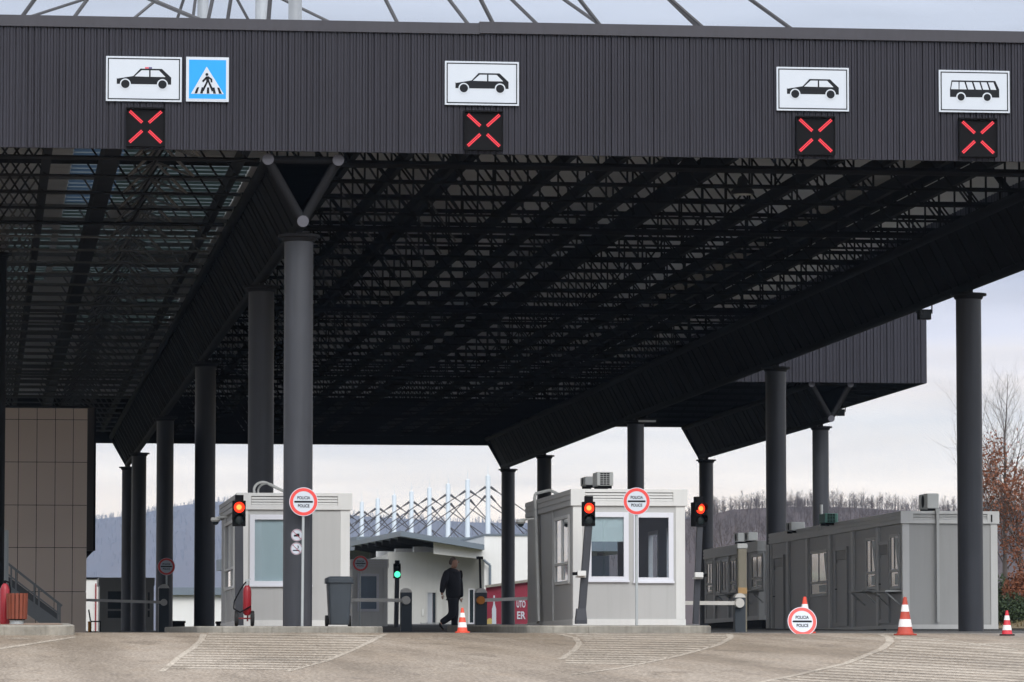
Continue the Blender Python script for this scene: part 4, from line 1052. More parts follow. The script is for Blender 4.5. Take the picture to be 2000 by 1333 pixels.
police_sign('distant round police sign beside the grey beige booth behind the wheelie bin', 704, 1101, 15.5, 166, (703, .03), base=g(14, 166))
p = at(1568, 1242.3, 86.0)
# no-photo and no-smoking stickers on the front left column
def sticker(name, label, px, py, rpx, kind):
    Yc = LY[0] - .315; c = at(px, py, Yc); r = rpx / 8524 * Yc
    t = thing(name, label, 'sticker', (c.x, Yc, c.z - r), None)
    def curve(b):                # wrap onto the round column
        b.v = [(XL + .303 * math.sin((x - XL) / .303) * (1 + (Yc - y)), LY[0] - (.303 + (Yc - y)) * math.cos((x - XL) / .303), z) for x, y, z in b.v]; return b
    def sbox(b, x0, x1, ya, yb, z0, z1):      # narrow strips that can follow the curve
        for i in range(6): b.box(x0 + (x1 - x0) * i / 6, x0 + (x1 - x0) * (i + 1) / 6, ya, yb, z0, z1)
    b = MB(); n = 20
    for i in range(n):
        a, d = -math.pi / 2 + math.pi * i / n, -math.pi / 2 + math.pi * (i + 1) / n
        xa, xb, ha, hb2 = r * math.sin(a), r * math.sin(d), r * math.cos(a), r * math.cos(d)
        b.quad((c.x + xa, Yc - .001, c.z - ha), (c.x + xb, Yc - .001, c.z - hb2), (c.x + xb, Yc - .001, c.z + hb2), (c.x + xa, Yc - .001, c.z + ha))
    curve(b).build('backing', M_signw, t)
    curve(MB().ring(c.x, c.z, r * .94, r * .87, Yc - .004, Yc - .001, 32)).build('red_ring', mat('sticker_red', (.30, .03, .06), .5), t)
    b = MB()
    if kind == 'cam':
        sbox(b, c.x - r * .5, c.x + r * .42, Yc - .004, Yc - .002, c.z - r * .25, c.z + r * .05); sbox(b, c.x - r * .1, c.x + r * .4, Yc - .004, Yc - .001, c.z + r * .06, c.z + r * .24)
    else:
        sbox(b, c.x - r * .6, c.x + r * .5, Yc - .004, Yc - .002, c.z - r * .38, c.z - r * .2); b.path([(c.x + r * .2, Yc - .002, c.z), (c.x + r * .35, Yc - .002, c.z + r * .25), (c.x + r * .2, Yc - .002, c.z + r * .5)], .008, 4)
    curve(b).build('pictogram', M_signblk, t)
    b = MB()
    for i in range(8):
        f0, f1 = -.6 + 1.2 * i / 8, -.6 + 1.2 * (i + 1) / 8
        b.bar((c.x + r * f0, Yc - .006, c.z - r * f0), (c.x + r * f1, Yc - .006, c.z - r * f1), r * .10, .003, up=(0, 1, 0))
    curve(b).build('slash', MATS['sticker_red'], t)
sticker('no_photo_sticker', 'round no photography sticker on the front left column', 580, 1045.5, 12, 'cam')
sticker('no_smoking_sticker', 'round no smoking sticker on the front left column, below the no photography one', 579, 1072, 12, 'smoke')

# ================================================================== traffic lights
def traffic_light(label, x0, x1, y0, y1, Y, red, base_px, pw, cols=True, flare=False, yaw=0.0, cap=True):
    cx = (x0 + x1) / 2; c = at(cx, (y0 + y1) / 2, Y); w = (x1 - x0) / 8524 * Y; h = (y1 - y0) / 8524 * Y
    b = at(base_px[0], base_px[1], Y); zg = b.z
    t = thing('traffic_light', label, 'traffic light', (b.x, Y, zg), 'two lamp traffic lights at the lanes')
    xf = Matrix.Translation(c) @ Matrix.Rotation(yaw, 4, 'Z') @ Matrix.Translation(-c)
    hs = MB().box(c.x - w / 2, c.x + w / 2, Y, Y + .2, c.z - h / 2, c.z + h / 2).build('housing', M_black, t, xf=xf, bevel=.012)
    for sgn, lit in ((1, red), (-1, not red)):
        zc = c.z + sgn * h * .235; rl = min(w * .43, h * .21)
        m = (M_lens_r if sgn > 0 else M_lens_g) if lit else M_lens_off
        ln = MB().lathe((c.x, Y - .004, zc), [(rl * .5, -.03), (rl * .85, -.018), (rl, 0)], 24, axis='y').build('lens', m, t, xf=xf, smooth=True)
        if lit and sgn > 0: MB().lathe((c.x - rl * .05, Y - .036, zc + rl * .02), [(rl * .25, -.006), (rl * .5, 0)], 20, axis='y').build('lit_core', M_lens_core, ln, xf=xf)
        v = MB(); n = 16; vs = []
        for q, yy in ((rl * 1.10, Y - .17), (rl * 1.10, Y)):
            for k in range(n + 1): a = R(-20 + 220 * k / n); vs.append((c.x + q * math.cos(a), yy + (.07 * (1 - max(0, math.sin(a))) if yy < Y - .1 else 0), zc + q * math.sin(a)))
        v.add(vs, [(k, k + 1, n + 2 + k, n + 1 + k) for k in range(n)]); o = v.build('visor', M_black, t, xf=xf)
        sm = o.modifiers.new('thickness', 'SOLIDIFY'); sm.thickness = .006
    if cap: MB().box(c.x - w * .30, c.x + w * .34, Y + .03, Y + .16, c.z + h / 2, c.z + h / 2 + .12).build('bracket', M_black, t, xf=xf)
    top = Vector((c.x, Y + .1, c.z - h / 2))
    MB().bar((b.x, Y + .1, zg), top, pw, pw, up=(0, 1, 0)).build('pole', M_tube, t)
    MB().box(c.x - .05, c.x + .05, Y + .05, Y + .15, c.z - h / 2 - .09, c.z - h / 2 + .001).build('collar', M_black, t)
    if flare:
        k = .105; MB().loft([[(b.x + sx * s, Y + .1 + sy * s, z) for sx, sy in ((-1, -1), (1, -1), (1, 1), (-1, 1))] for s, z in ((k * 1.1, zg - .02), (k * 1.1, zg + .06), (pw * .62, zg + .30))]).build('foot', M_tube, t)
    return t, c, b
traffic_light('red traffic light on a straight grey pole in front of the left booth', 454.5, 480, 978, 1028, 91.4, True, (468, 1222), .17)
t2, c, b2 = traffic_light('red traffic light on a leaning pole at the booth with two front windows', 1138, 1163, 980, 1028, 90.2, True, (1136, 1217), .15, flare=True)
traffic_light('red traffic light right of the white booth with two front windows, before a dark column', 1356, 1380, 981, 1029, 91.8, True, (1360, 1219), .12, yaw=R(20))
traffic_light('green traffic light on a dark pole, far off beside the grey beige booth', 769, 783, 1101, 1130, 160, False, (774, 1232), .16)
def small_cam(label, px, py, Y, sx):
    p = at(px, py, Y); t = thing('security_camera', label, 'camera', p, 'small cameras clamped to light poles')
    MB().box(p.x - .09, p.x + .09, Y - .12, Y - .0, p.z - .05, p.z + .06).build('housing', M_boothw, t, bevel=.01)
    MB().tube((p.x - sx * .02, Y - .06, p.z + .0), (p.x + sx * .19, Y - .06, p.z - .0), .035, 10).build('lens', M_black, t)
    MB().box(p.x - .1, p.x + .1, Y - .0, Y + .14, p.z - .08, p.z - .05).build('clamp', M_boothw, t)
small_cam('small white camera clamped halfway up the leaning traffic light pole', 1135, 1121, 90.15, -1)
small_cam('small white camera clamped to the traffic light pole right of the white booth', 1364, 1124, 91.7, 1)

# ================================================================== barriers
def barrier(label, px, wpx, y0, Y, arm, zb_extra=0, orange=False):
    c = at(px, y0, Y); w = wpx / 8524 * Y; zg = g(c.x, Y) - .02
    t = thing('lane_barrier', label, 'barrier', (c.x, Y, zg), 'lane barriers with arms')
    hw = w / 2; ztop = c.z; pts = [(c.x - hw, zg), (c.x + hw, zg), (c.x + hw, ztop - hw * .9)] + [(c.x + hw * math.cos(a), ztop - hw * .9 + hw * .9 * math.sin(a)) for a in [R(15 * k) for k in range(1, 12)]] + [(c.x - hw, ztop - hw * .9)]
    MB().prism(pts, Y - hw, Y + hw).build('housing', M_barrier, t, bevel=.02)
    pts2 = [(c.x + hw * 1.01 * math.cos(a), ztop - hw * .9 + hw * .93 * math.sin(a) + .004) for a in [R(10 + 16 * k) for k in range(11)]]
    MB().prism(pts2, Y - hw - .006, Y + hw + .006).build('cap', M_arm, t)
    if arm:
        x1, ya, yb = arm; pa = at(px, ya, Y - hw - .07); pb = at(x1, yb, Y - hw - .07)
        a = MB().bar(pa, pb, .05, .085).build('arm', M_arm, t)
        MB().lathe((pa.x, Y - hw - .15, pa.z), [(.10, 0), (.11, .05), (.11, .16)], 16, axis='y').build('arm_hub', mat('orange_hub', (.62, .22, .03), .5, 0, .1, 4) if orange else M_arm, t)
        MB().tube(pb + Vector((0, .0, -.0)), pb + (pb - pa).normalized() * .03, .045, 8).build('end_cap', M_red if orange else M_arm, a)
    return t
barrier('dark lane barrier with its arm reaching left to behind the wheelie bin', 793, 22, 1150, 108, (640, 1173, 1172))
barrier('dark lane barrier with orange hub, arm reaching right behind the white booth', 939, 23, 1150, 112, (1060, 1173, 1168), orange=True)
barrier('dark lane barrier below the beige intercom pillar, arm reaching left', 1444, 22, 1160, 95, (1325, 1178.5, 1178))
barrier('far lane barrier with a long grey arm reaching left before the brown building', 320, 21, 1142, 139, (123, 1177, 1171))
c = at(1450, 1062, 96.0); zg = g(c.x, 96) - .02
t = thing('intercom_pillar', 'slim beige intercom pillar with a light cap, right of the second traffic light pole', 'pillar', (c.x, 96, zg))
MB().box(c.x - .10, c.x + .10, 96, 96.2, zg, c.z - .11).build('body', mat('beige_pillar', (.22, .20, .15), .5, 0, .1, 3), t, bevel=.02)
MB().box(c.x - .115, c.x + .115, 95.985, 96.215, c.z - .11, c.z).build('cap', M_ac, t, bevel=.01)
MB().box(c.x - .10, c.x + .10, 95.992, 95.999, at(1450, 1160, 96).z, at(1450, 1148, 96).z).build('yellow_band', mat('faded_orange_band', (.45, .28, .12), .6), t)

# ================================================================== cones, bin, extinguishers
def cone(label, px, yb, yt, Y, mbase=None, m_r=None):
    c = at(px, yb, Y); top = at(px, yt, Y); h = top.z - c.z; zg = g(c.x, Y); r0 = h * .215
    t = thing('traffic_cone', label, 'cone', (c.x, Y, zg), 'red and white traffic cones')
    m_r = m_r or M_red; o = Vector((c.x, Y, zg)); prof = lambda f: r0 * (1 - f) * .98 + h * .035 * f + .006
    segs = [(.06, .22, 0), (.22, .42, 1), (.42, .62, 0), (.62, .80, 1), (.80, 1.0, 0)]
    red = MB(); wh = MB()
    for a, b_, k in segs:
        if k: wh.lathe(o, [(prof(a) + .003, h * a), (prof(b_) + .003, h * b_)], 24)
    red.lathe(o, [(prof(.03) + .03, .02), (prof(.05) + .012, h * .05), (prof(.075), h * .075), (prof(1.0), h), (prof(1.0) * .6, h * 1.005)], 24)
    bd = red.build('body', m_r, t, smooth=True); wh.build('reflective_bands', M_white, t, smooth=True)
    s = r0 * 1.32; MB().loft([[(o.x + s * math.cos(R(22.5 + 45 * k)) * 1.08, o.y + s * math.sin(R(22.5 + 45 * k)) * 1.08, zg + z) for k in range(8)] for z in (0, .03)]).build('base', mbase or m_r, t)
    return t
cone('orange white traffic cone in front of the walking man', 903, 1236, 1187, 87.2, None, mat('cone_orange', (.66, .075, .035), .5, 0, .1, 5))
cone('large worn traffic cone in front of the corner of the long grey cabin', 1768, 1242.5, 1168, 84.5, None, mat('faded_cone_red', (.40, .055, .032), .6, 0, .3, 6, streak=.3))
cone('small traffic cone with black base at the right edge of the road', 1967, 1243, 1194, 84.2, M_rubber, mat('crimson_cone', (.50, .022, .035), .5, 0, .12, 5))
cone('traffic cone half hidden behind the leaned police sign', 1572, 1238, 1167, 86.9)
c0 = at(664, 1224, 89.2); zg = g(c0.x, 89.2) + .135; o = Vector((c0.x, 89.2, zg)); zt = at(664, 1126, 89.2).z - zg
t = thing('wheelie_bin', 'dark grey wheelie bin standing on the kerb island beside the front left column', 'bin', o)
def rrect(cx, cy, hx, hy, z, r=.05, n=4):
    out = []
    for sx, sy, a0 in ((1, 1, 0), (-1, 1, 90), (-1, -1, 180), (1, -1, 270)):
        for k in range(n + 1): a = R(a0 + 90 * k / n); out.append((cx + sx * (hx - r) + r * math.cos(a), cy + sy * (hy - r) + r * math.sin(a), z))
    return out
MB().loft([rrect(o.x, o.y + .3, .205, .24, zg + .06), rrect(o.x, o.y + .3, .20, .235, zg + .03), rrect(o.x, o.y + .3, .205, .24, zg + .12), rrect(o.x, o.y + .3, .245, .30, zg + zt - .10)]).build('body', M_bin, t, smooth=True)
MB().loft([rrect(o.x, o.y + .3, .272, .33, zg + zt - .13), rrect(o.x, o.y + .3, .276, .335, zg + zt - .06)]).box(o.x - .29, o.x - .25, o.y + .1, o.y + .4, zg + zt - .15, zg + zt - .05).box(o.x + .25, o.x + .29, o.y + .1, o.y + .4, zg + zt - .15, zg + zt - .05).build('rim', M_bin, t, smooth=True)
MB().loft([rrect(o.x, o.y + .3, .270, .32, zg + zt - .058), rrect(o.x, o.y + .3, .265, .32, zg + zt - .03), rrect(o.x, o.y + .3, .20, .26, zg + zt)]).build('lid', M_bin, t, smooth=True)
for sx in (-1, 1): MB().lathe((o.x + sx * .235, o.y + .50, zg + .115), [(.11, -.03), (.115, 0), (.11, .03)], 20, axis='x').build('wheel', M_rubber, t, smooth=True)
b = MB()
for k in range(3): b.box(o.x - .13 + k * .10, o.x - .12 + k * .10, o.y + .052, o.y + .075, zg + .2, zg + zt - .25)
b.build('ribs', M_bin, t)
# trolley extinguisher
Ye = 90.2; c0 = at(481, 1222, Ye); zg = g(c0.x, Ye) + .135; K = Ye / 8524
t = thing('fire_extinguisher', 'red wheeled fire extinguisher beside the traffic light pole at the left booth', 'extinguisher', (c0.x, Ye, zg))
hb_ = at(480, 1142, Ye)
MB().lathe((hb_.x + .03, Ye, 0), [(.05, zg + .22), (.075, zg + .26), (.088, zg + .32), (.088, hb_.z - .14), (.07, hb_.z - .06), (.04, hb_.z - .02)], 20).build('cylinder', M_redp, t, smooth=True)
MB().tube((hb_.x + .03, Ye, hb_.z - .03), (hb_.x + .03, Ye, hb_.z + .08), .03).bar((hb_.x - .03, Ye, hb_.z + .08), (hb_.x + .1, Ye, hb_.z + .11), .03).build('valve', M_zinc, t)
for sx in (-.20, .13): MB().lathe((c0.x + sx, Ye + .05, zg + .16), [(.15, -.035), (.16, -.015), (.16, .015), (.15, .035)], 22, axis='x').build('wheel', M_rubber, t, smooth=True)
MB().tube((c0.x - .22, Ye + .05, zg + .16), (c0.x + .15, Ye + .05, zg + .16), .015).tube((c0.x + .03, Ye + .1, zg + .1), (c0.x + .05, Ye + .1, hb_.z), .016).build('frame', M_redp, t)
MB().path([(hb_.x, Ye - .02, hb_.z + .05), (hb_.x - .12, Ye - .05, hb_.z - .12), (hb_.x - .24, Ye - .05, hb_.z - .35), (hb_.x - .25, Ye - .05, hb_.z - .5), (hb_.x - .12, Ye - .12, hb_.z - .58), (hb_.x + .1, Ye - .12, hb_.z - .45)], .016, 6).build('hose', M_black, t)

# ---- left platform: slatted bin, extinguisher, stairs, pole
Yl = 85.2; c0 = at(33, 1213, Yl); zg = g(c0.x, Yl) + .185; ztop = at(33, 1159, Yl).z; hw = 19 * Yl / 8524
t = thing('slatted_bin', 'litter bin clad in reddish wooden slats on the left kerb island', 'bin', (c0.x, Yl, zg))
M_slat = mat('red_brown_slat', (.19, .045, .022), .6, 0, .25, 6, streak=.25)
for k in range(16):
    a = 2 * math.pi * k / 16; x, y = c0.x + hw * math.cos(a), Yl + .2 + hw * math.sin(a)
    MB().bar((x, y, zg + .10), (c0.x + hw * 1.06 * math.cos(a), Yl + .2 + hw * 1.06 * math.sin(a), ztop), .062, .02, up=(math.cos(a), math.sin(a), 0)).build('slat', M_slat, t)
MB().lathe((c0.x, Yl + .2, 0), [(hw * .86, zg + .08), (hw * .9, ztop - .03)], 20).build('liner', M_black, t); MB().lathe((c0.x, Yl + .2, 0), [(hw * .7, zg), (hw * .7, zg + .08)], 20).build('foot', M_zinc, t)
c1 = at(9, 1213, Yl + .6); e = at(9, 1140, Yl + .6)
t = thing('fire_extinguisher', 'red fire extinguisher behind the slatted bin at the left edge', 'extinguisher', (c1.x, Yl + .6, zg))
MB().lathe((c1.x, Yl + .6, 0), [(.09, zg), (.095, zg + .05), (.095, e.z - .12), (.06, e.z - .03), (.03, e.z)], 18).build('cylinder', M_redp, t, smooth=True)
MB().tube((c1.x, Yl + .6, e.z - .01), (c1.x, Yl + .6, e.z + .06), .025).path([(c1.x, Yl + .6, e.z + .05), (c1.x + .08, Yl + .6, e.z + .02), (c1.x + .11, Yl + .6, e.z - .12), (c1.x + .1, Yl + .55, e.z - .4)], .018).build('valve_hose', M_black, t)
Ys = 113; t = thing('staircase', 'grey steel outdoor stairs with railing in front of the brown building', 'stairs', at(100, 1226, Ys))
M_rail = mat('grey_painted_rail', (.21, .22, .22), .5, .1, .12, 3)
P3 = lambda x, y, d=0: at(x, y, Ys + d)
b = MB()
for d in (0, 1.2): b.bar(P3(-40, 1118, d), P3(112, 1226, d), .05, .34)
b.build('stringer', M_rail, t); b = MB()
for k in range(10):
    q = P3(-35 + 14.5 * k, 1116 + 10.4 * k, .1); b.box(q.x - .14, q.x + .14, Ys + .04, Ys + 1.16, q.z + .05, q.z + .09)
b.build('treads', M_rail, t)
b = MB(); b.bar(P3(0, 1089), P3(121, 1184), .06); b.bar(P3(10, 1118), P3(117, 1200), .04); b.bar(P3(20, 1150), P3(114, 1222), .04)
for x in (22, 31, 67, 76, 113, 117): q = 1089 + (x) * .786; b.bar(P3(x, q), P3(x, q + 42), .045, up=(0, 1, 0))
b.build('railing', M_rail, t)
MB().add([P3(8, 1120, .03), P3(115, 1201, .03), P3(112, 1220, .03), P3(20, 1152, .03)], [(0, 1, 2, 3)]).build('infill_panel', mat('rail_infill', (.08, .085, .085), .3, 0, .1, 2), t)
q = at(11, 1140, 110); w = at(11, 1036, 110); t = tag(MB().tube((q.x, 110, g(q.x, 110)), (w.x, 110, w.z), .075, 12).build('steel_post', M_zinc), 'grey round steel post at the left edge, behind the extinguisher', 'post')
column(.28, 108.5, canopy, M_steel, ztop=10.35, r=.30)

# ---- brown panelled building
Yb = 118; t = thing('brown_building', 'brown building clad in large square panels at the left edge under the canopy', 'building', at(90, 1226, Yb))
xs = [at(x, 1000, Yb).x for x in (-110, -73, -36, 0, 35, 71, 107, 142, 170)]; zs = [g(1, Yb) - .1] + [at(80, y, Yb).z for y in (1156, 1070, 987, 903, 820, 797)]
b = MB()
for i in range(8):
    for j in range(6): b.box(xs[i] + .008, xs[i + 1] - .008, Yb - .03, Yb, zs[j] + .008, zs[j + 1] - .008)
b.build('cladding', M_brown, t); MB().box(xs[0], xs[-1] - .03, Yb + .001, Yb + 14, zs[0], zs[-1] - .02).build('wall', M_steel, t)
xa, xb = at(170, 1000, Yb + 1.5).x, at(183, 1000, Yb + 1.5).x; za, zb_, zc = at(176, 1076, Yb + 1.5).z, at(176, 797, Yb + 1.5).z, at(171, 1094, Yb + 1.5).z
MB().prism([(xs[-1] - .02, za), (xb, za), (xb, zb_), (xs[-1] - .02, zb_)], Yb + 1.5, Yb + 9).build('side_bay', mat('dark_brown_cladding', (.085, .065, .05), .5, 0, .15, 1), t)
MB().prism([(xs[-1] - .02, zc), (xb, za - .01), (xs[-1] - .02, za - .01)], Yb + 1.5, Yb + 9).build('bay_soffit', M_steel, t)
for x in (xb + .02,): MB().box(x - .02, x + .03, Yb + 1.45, Yb + 1.6, za, zb_).build('edge_trim', M_black, t)
MB().box(xs[0], xs[-1] - .005, Yb - .045, Yb + .2, zs[-1] + .002, zs[-1] + .06).build('parapet', M_steel, t)
# ================================================================== white building with the flat roof, and its neighbours
YG = 225.0
gz = lambda Y: g(20, Y) - .2
t = thing('white_building', 'white low building with a thin sloping flat roof, behind the walking man', 'building', at(860, 1226, YG))
A = at(783, 1037, YG); B = at(946, 1064, YG); C = at(684, 1058, YG + 30); D = B + (C - A)
th = Vector((0, 0, -.28)); MB().add([A, B, D, C, A + th, B + th, D + th, C + th], [(0, 1, 2, 3), (7, 6, 5, 4), (0, 4, 5, 1), (1, 5, 6, 2), (2, 6, 7, 3), (3, 7, 4, 0)]).build('roof', M_roofg, t)
b = MB(); th2 = Vector((0, 0, -.42))
for k in range(7):
    f = .06 + .14 * k; a = A + (C - A) * f + th2; c = B + (D - B) * f + th2; b.bar(a, c, .14, .26)
b.build('roof_beams', M_steel, t)
xa, xb = at(757, 1150, YG + 3).x, at(946, 1150, YG + 3).x
dr = rectw(832, 854, 1155, 1229, YG + 3); w2 = rectw(915, 927, 1150, 1219, YG + 3); w3 = rectw(929, 937, 1147, 1160, YG + 3)
b = MB(); zt = at(860, 1079, YG + 3).z
wall_x(b, YG + 3, YG + 3.3, xa, xb, gz(YG), zt, [(dr[0], dr[1], dr[2], dr[3]), w2]); b.box(xa, xa + .3, YG + 3.3, YG + 30, gz(YG), zt - .1); b.build('wall', mat('shaded_render_wall', (.42, .42, .40), .8, 0, .06, 1.2, streak=.08), t)  # render greyed: shade below the roof overhang is put into the wall colour
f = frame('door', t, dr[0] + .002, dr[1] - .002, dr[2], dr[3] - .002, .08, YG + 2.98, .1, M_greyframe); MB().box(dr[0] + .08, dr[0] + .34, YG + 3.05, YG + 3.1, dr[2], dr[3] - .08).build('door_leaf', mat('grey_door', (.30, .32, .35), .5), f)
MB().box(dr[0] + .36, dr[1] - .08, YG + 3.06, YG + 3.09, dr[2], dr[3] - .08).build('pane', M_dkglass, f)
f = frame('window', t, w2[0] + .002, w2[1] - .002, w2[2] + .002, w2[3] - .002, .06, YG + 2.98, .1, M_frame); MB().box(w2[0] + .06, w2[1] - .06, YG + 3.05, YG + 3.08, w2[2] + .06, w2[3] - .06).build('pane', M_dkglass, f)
s = rectw(853, 865, 1152, 1229, YG + 2.95); MB().box(s[0], s[1], YG + 2.9, YG + 2.995, s[2], s[3]).build('pillar', MATS['shaded_render_wall'], t)
s = rectw(848, 946, 1059, 1090, YG + .8); u0 = at(848, 1057, YG + .8); 
MB().prism([(at(848, 1082, YG + .8).x, at(848, 1082, YG + .8).z), (at(946, 1093, YG + .8).x, at(946, 1093, YG + .8).z), (at(946, 1070, YG + .8).x, at(946, 1070, YG + .8).z - .08), (at(848, 1057, YG + .8).x, at(848, 1057, YG + .8).z - .05)], YG + .8, YG + 1.2).build('white_fascia', M_wallw, t)
b = MB()
for (x0, x1, y0, y1, dY) in ((736, 772, 1077, 1092, 12), (772, 808, 1072, 1091, 8), (808, 848, 1068, 1089, 4)):
    r = rectw(x0, x1, y0, y1, YG + dY); b.box(r[0], r[1], YG + dY, YG + dY + .5, r[2], r[3])
b.build('roof_brackets', M_wallw, t)
s = rectw(824, 828, 1190, 1203, YG + 2.97); MB().box(s[0], s[1], YG + 2.94, YG + 2.995, s[2], s[3]).build('meter_box', M_ac, t)
b = MB()
for y in (1218, 1225): b.bar(at(822, y, YG + 1.5), at(882, y - 1, YG + 1.5), .05)
for x in range(822, 884, 12): b.bar(at(x, 1216, YG + 1.5), at(x, 1230, YG + 1.5), .05, up=(0, 1, 0))
tag(b.build('low_railing', M_rail), 'low grey railing at the foot of the white wall left of the walking man', 'railing')
t = thing('white_block', 'tall plain white block with dark top edge, right of the flat roofed building', 'building', at(980, 1226, YG + .5))
r = rectw(946, 1075, 1047, 1229, YG + 1.5); MB().box(r[0], r[1], YG + 1.5, YG + 14, gz(YG), r[3]).build('wall', M_wallw, t); MB().box(r[0] - .04, r[1], YG + 1.44, YG + 14, r[3] + .002, r[3] + .1).build('coping', M_roofg, t)
MB().path([at(944, 1093, YG + 1.2), at(950, 1099, YG + 1.2), at(957, 1104, YG + 1.2), at(957, 1150, YG + 1.2)], .07, 8).build('downpipe', M_roofg, t)
q0, q1 = at(937, 1093, 150), at(941, 1150, 150); tag(MB().bar((q0.x, 150, q0.z), (q1.x, 150, g(q1.x, 150)), .07).tube((q0.x, 150, q0.z), (q0.x, 150, q0.z + .1), .12, 8).build('slim_post', M_steel), 'slim dark post rising behind the barrier with the orange hub', 'post')
# red lettered wall
YR = 206; t = thing('red_hoarding', 'red hoarding with white lettering and sloping top, behind the dark column right of the man', 'hoarding', at(985, 1226, YR))
p = [at(950, 1229, YR), at(1050, 1229, YR), at(1050, 1133, YR), at(950, 1147, YR)]
MB().prism([(q.x, q.z) for q in p], YR, YR + .3).build('panel', mat('crimson_panel', (.25, .022, .045), .5, 0, .12, 1), t)
MB().bar(at(949, 1146, YR), at(1051, 1132, YR), .4, .12).build('top_rail', M_kerb, t)
c = at(1017.5, 1181, YR); text('lettering', 'UTO', .45, (c.x, c.z), M_signw, t, YR - .01, ext=.008, width=.42)
c = at(1017.5, 1203, YR); text('lettering', 'ER', .5, (c.x, c.z), M_signw, t, YR - .01, ext=.008, width=.40)
b = MB(); q = at(965, 1221, YR); b.prism([(q.x - .1, q.z), (q.x + .1, q.z), (q.x + .1, q.z + .75), (q.x + .035, q.z + 1.0), (q.x + .03, q.z + 1.4), (q.x - .03, q.z + 1.4), (q.x - .035, q.z + 1.0), (q.x - .1, q.z + .75)], YR - .01, YR - .001); b.build('white_emblem', M_signw, t)
q = at(957, 1215, YR); MB().disc(q.x, q.z, .17, YR - .008, YR - .001, 20).build('yellow_emblem', mat('emblem_yellow', (.5, .38, .12), .5), t)
# far masts of another canopy
t = thing('masted_canopy', 'far canopy with a row of pale masts and crossed stays over the white building', 'canopy', at(900, 1226, 290))
m0 = at(953, 1310, 268); zr = 8.1; P0 = None
dirv = Vector((-math.sin(R(5.4)), math.cos(R(5.4)), 0)); pos = [Vector((m0.x, 268, 0)) + dirv * (6.2 * k) for k in range(9)]
a, c = pos[0] - dirv * 4, pos[-1] + dirv * 4; nx = Vector((dirv.y, -dirv.x, 0)) * 9
up1, up2 = Vector((0, 0, zr - .8)), Vector((0, 0, zr)); MB().add([a - nx + up1, a + nx + up1, c + nx + up1, c - nx + up1, a - nx + up2, a + nx + up2, c + nx + up2, c - nx + up2], [(3, 2, 1, 0), (4, 5, 6, 7), (0, 1, 5, 4), (1, 2, 6, 5), (2, 3, 7, 6), (3, 0, 4, 7)]).build('roof', M_roofg, t)
M_pale = mat('pale_mast', (.62, .68, .72), .5, 0, .05, 1)
for k, p in enumerate(pos):
    zt = 12.05; mm = MB().lathe((p.x, p.y, 0), [(.15, 2.0), (.15, zt), (.02, zt + .03), (.015, zt + .7)], 12).build('mast', M_pale, t, smooth=True)
    b = MB(); n1 = nx.normalized()
    for sx in (-1, 1):
        for z0, run, dz in ((11.35, 5.0, -.01), (10.8, 2.6, 0), (11.35, 9.0, 0)):
            if run == 9.0: z0 = 10.8
            q0 = Vector((p.x, p.y, z0)) + n1 * sx * .15; q1 = Vector((p.x, p.y, zr)) + n1 * sx * (run if z0 > 11 or run == 2.6 else 6.6)
            if run == 9.0: continue
            b.tube(q0, q1, .034, 6); d = (q1 - q0).normalized(); b.tube(q0, q0 + d * .5, .09, 6, .05)
    b.build('stays', M_cable, mm)
for p in (pos[0], pos[4], pos[8]):
    for s in (-.8, .8):
        q = p + nx * s; MB().tube((q.x, q.y, 1.9), (q.x, q.y, zr - .8), .25, 10).build('column', M_tube, t)
# small buildings and bits at the far left
t = thing('white_shed', 'long low white shed with a dark roof band, seen between the dark columns at left', 'building', at(380, 1229, 262))
r = rectw(318, 560, 1162, 1229, 262); MB().box(r[0], r[1], 262, 270, 1.7, r[3]).build('wall', M_wallw, t); r2 = rectw(316, 562, 1148, 1163, 261.6); MB().box(r2[0], r2[1], 261.6, 270.5, r2[2] + .01, r2[3]).build('roof', M_roofg, t)
t = thing('white_container', 'narrow white container with dark edges beside the brown building', 'container', at(182, 1232, 215))
r = rectw(150, 196, 1132, 1233, 215); MB().box(r[0], r[1], 215, 221, r[2], r[3]).build('body', M_wallw, t)
MB().box(r[0] - .03, r[1] + .04, 214.95, 221, r[3], r[3] + .1).box(r[1] - .01, r[1] + .06, 214.95, 215.05, r[2], r[3]).build('edge_frame', M_black, t); q = at(187, 1180, 214.9); MB().tube((q.x, 214.9, r[2]), (q.x, 214.9, r[3] - .2), .035).build('red_pipe', M_redp, t)
r = rectw(172, 178, 1216, 1235, 190); tag(MB().box(r[0], r[1], 190, 190.3, g(4.5, 190), r[3]).box(r[0] - .015, r[1] + .015, 189.98, 190.32, r[3], r[3] + .04).build('orange_box', mat('orange_crate', (.60, .24, .03), .5, 0, .15, 3)), 'small orange box beside the brown building, behind the dark chair', 'box')
def chair(px, Y):
    q = at(px, 1235, Y); x, z = q.x, g(q.x, Y); t = thing('chair', 'plain dark chair standing beside the small dark booth at far left', 'chair', (x, Y, z))
    MB().box(x - .22, x + .22, Y, Y + .45, z + .42, z + .47).build('seat', M_black, t); MB().bar((x - .22, Y + .22, z + .46), (x - .30, Y + .22, z + .95), .05, .42, up=(0, 1, 0)).build('backrest', M_black, t)
    for sx in (-.2, .2):
        for sy in (.03, .42): MB().bar((x + sx, Y + sy, z), (x + sx, Y + sy, z + .42), .035).build('leg', M_black, t)
chair(187, 186)
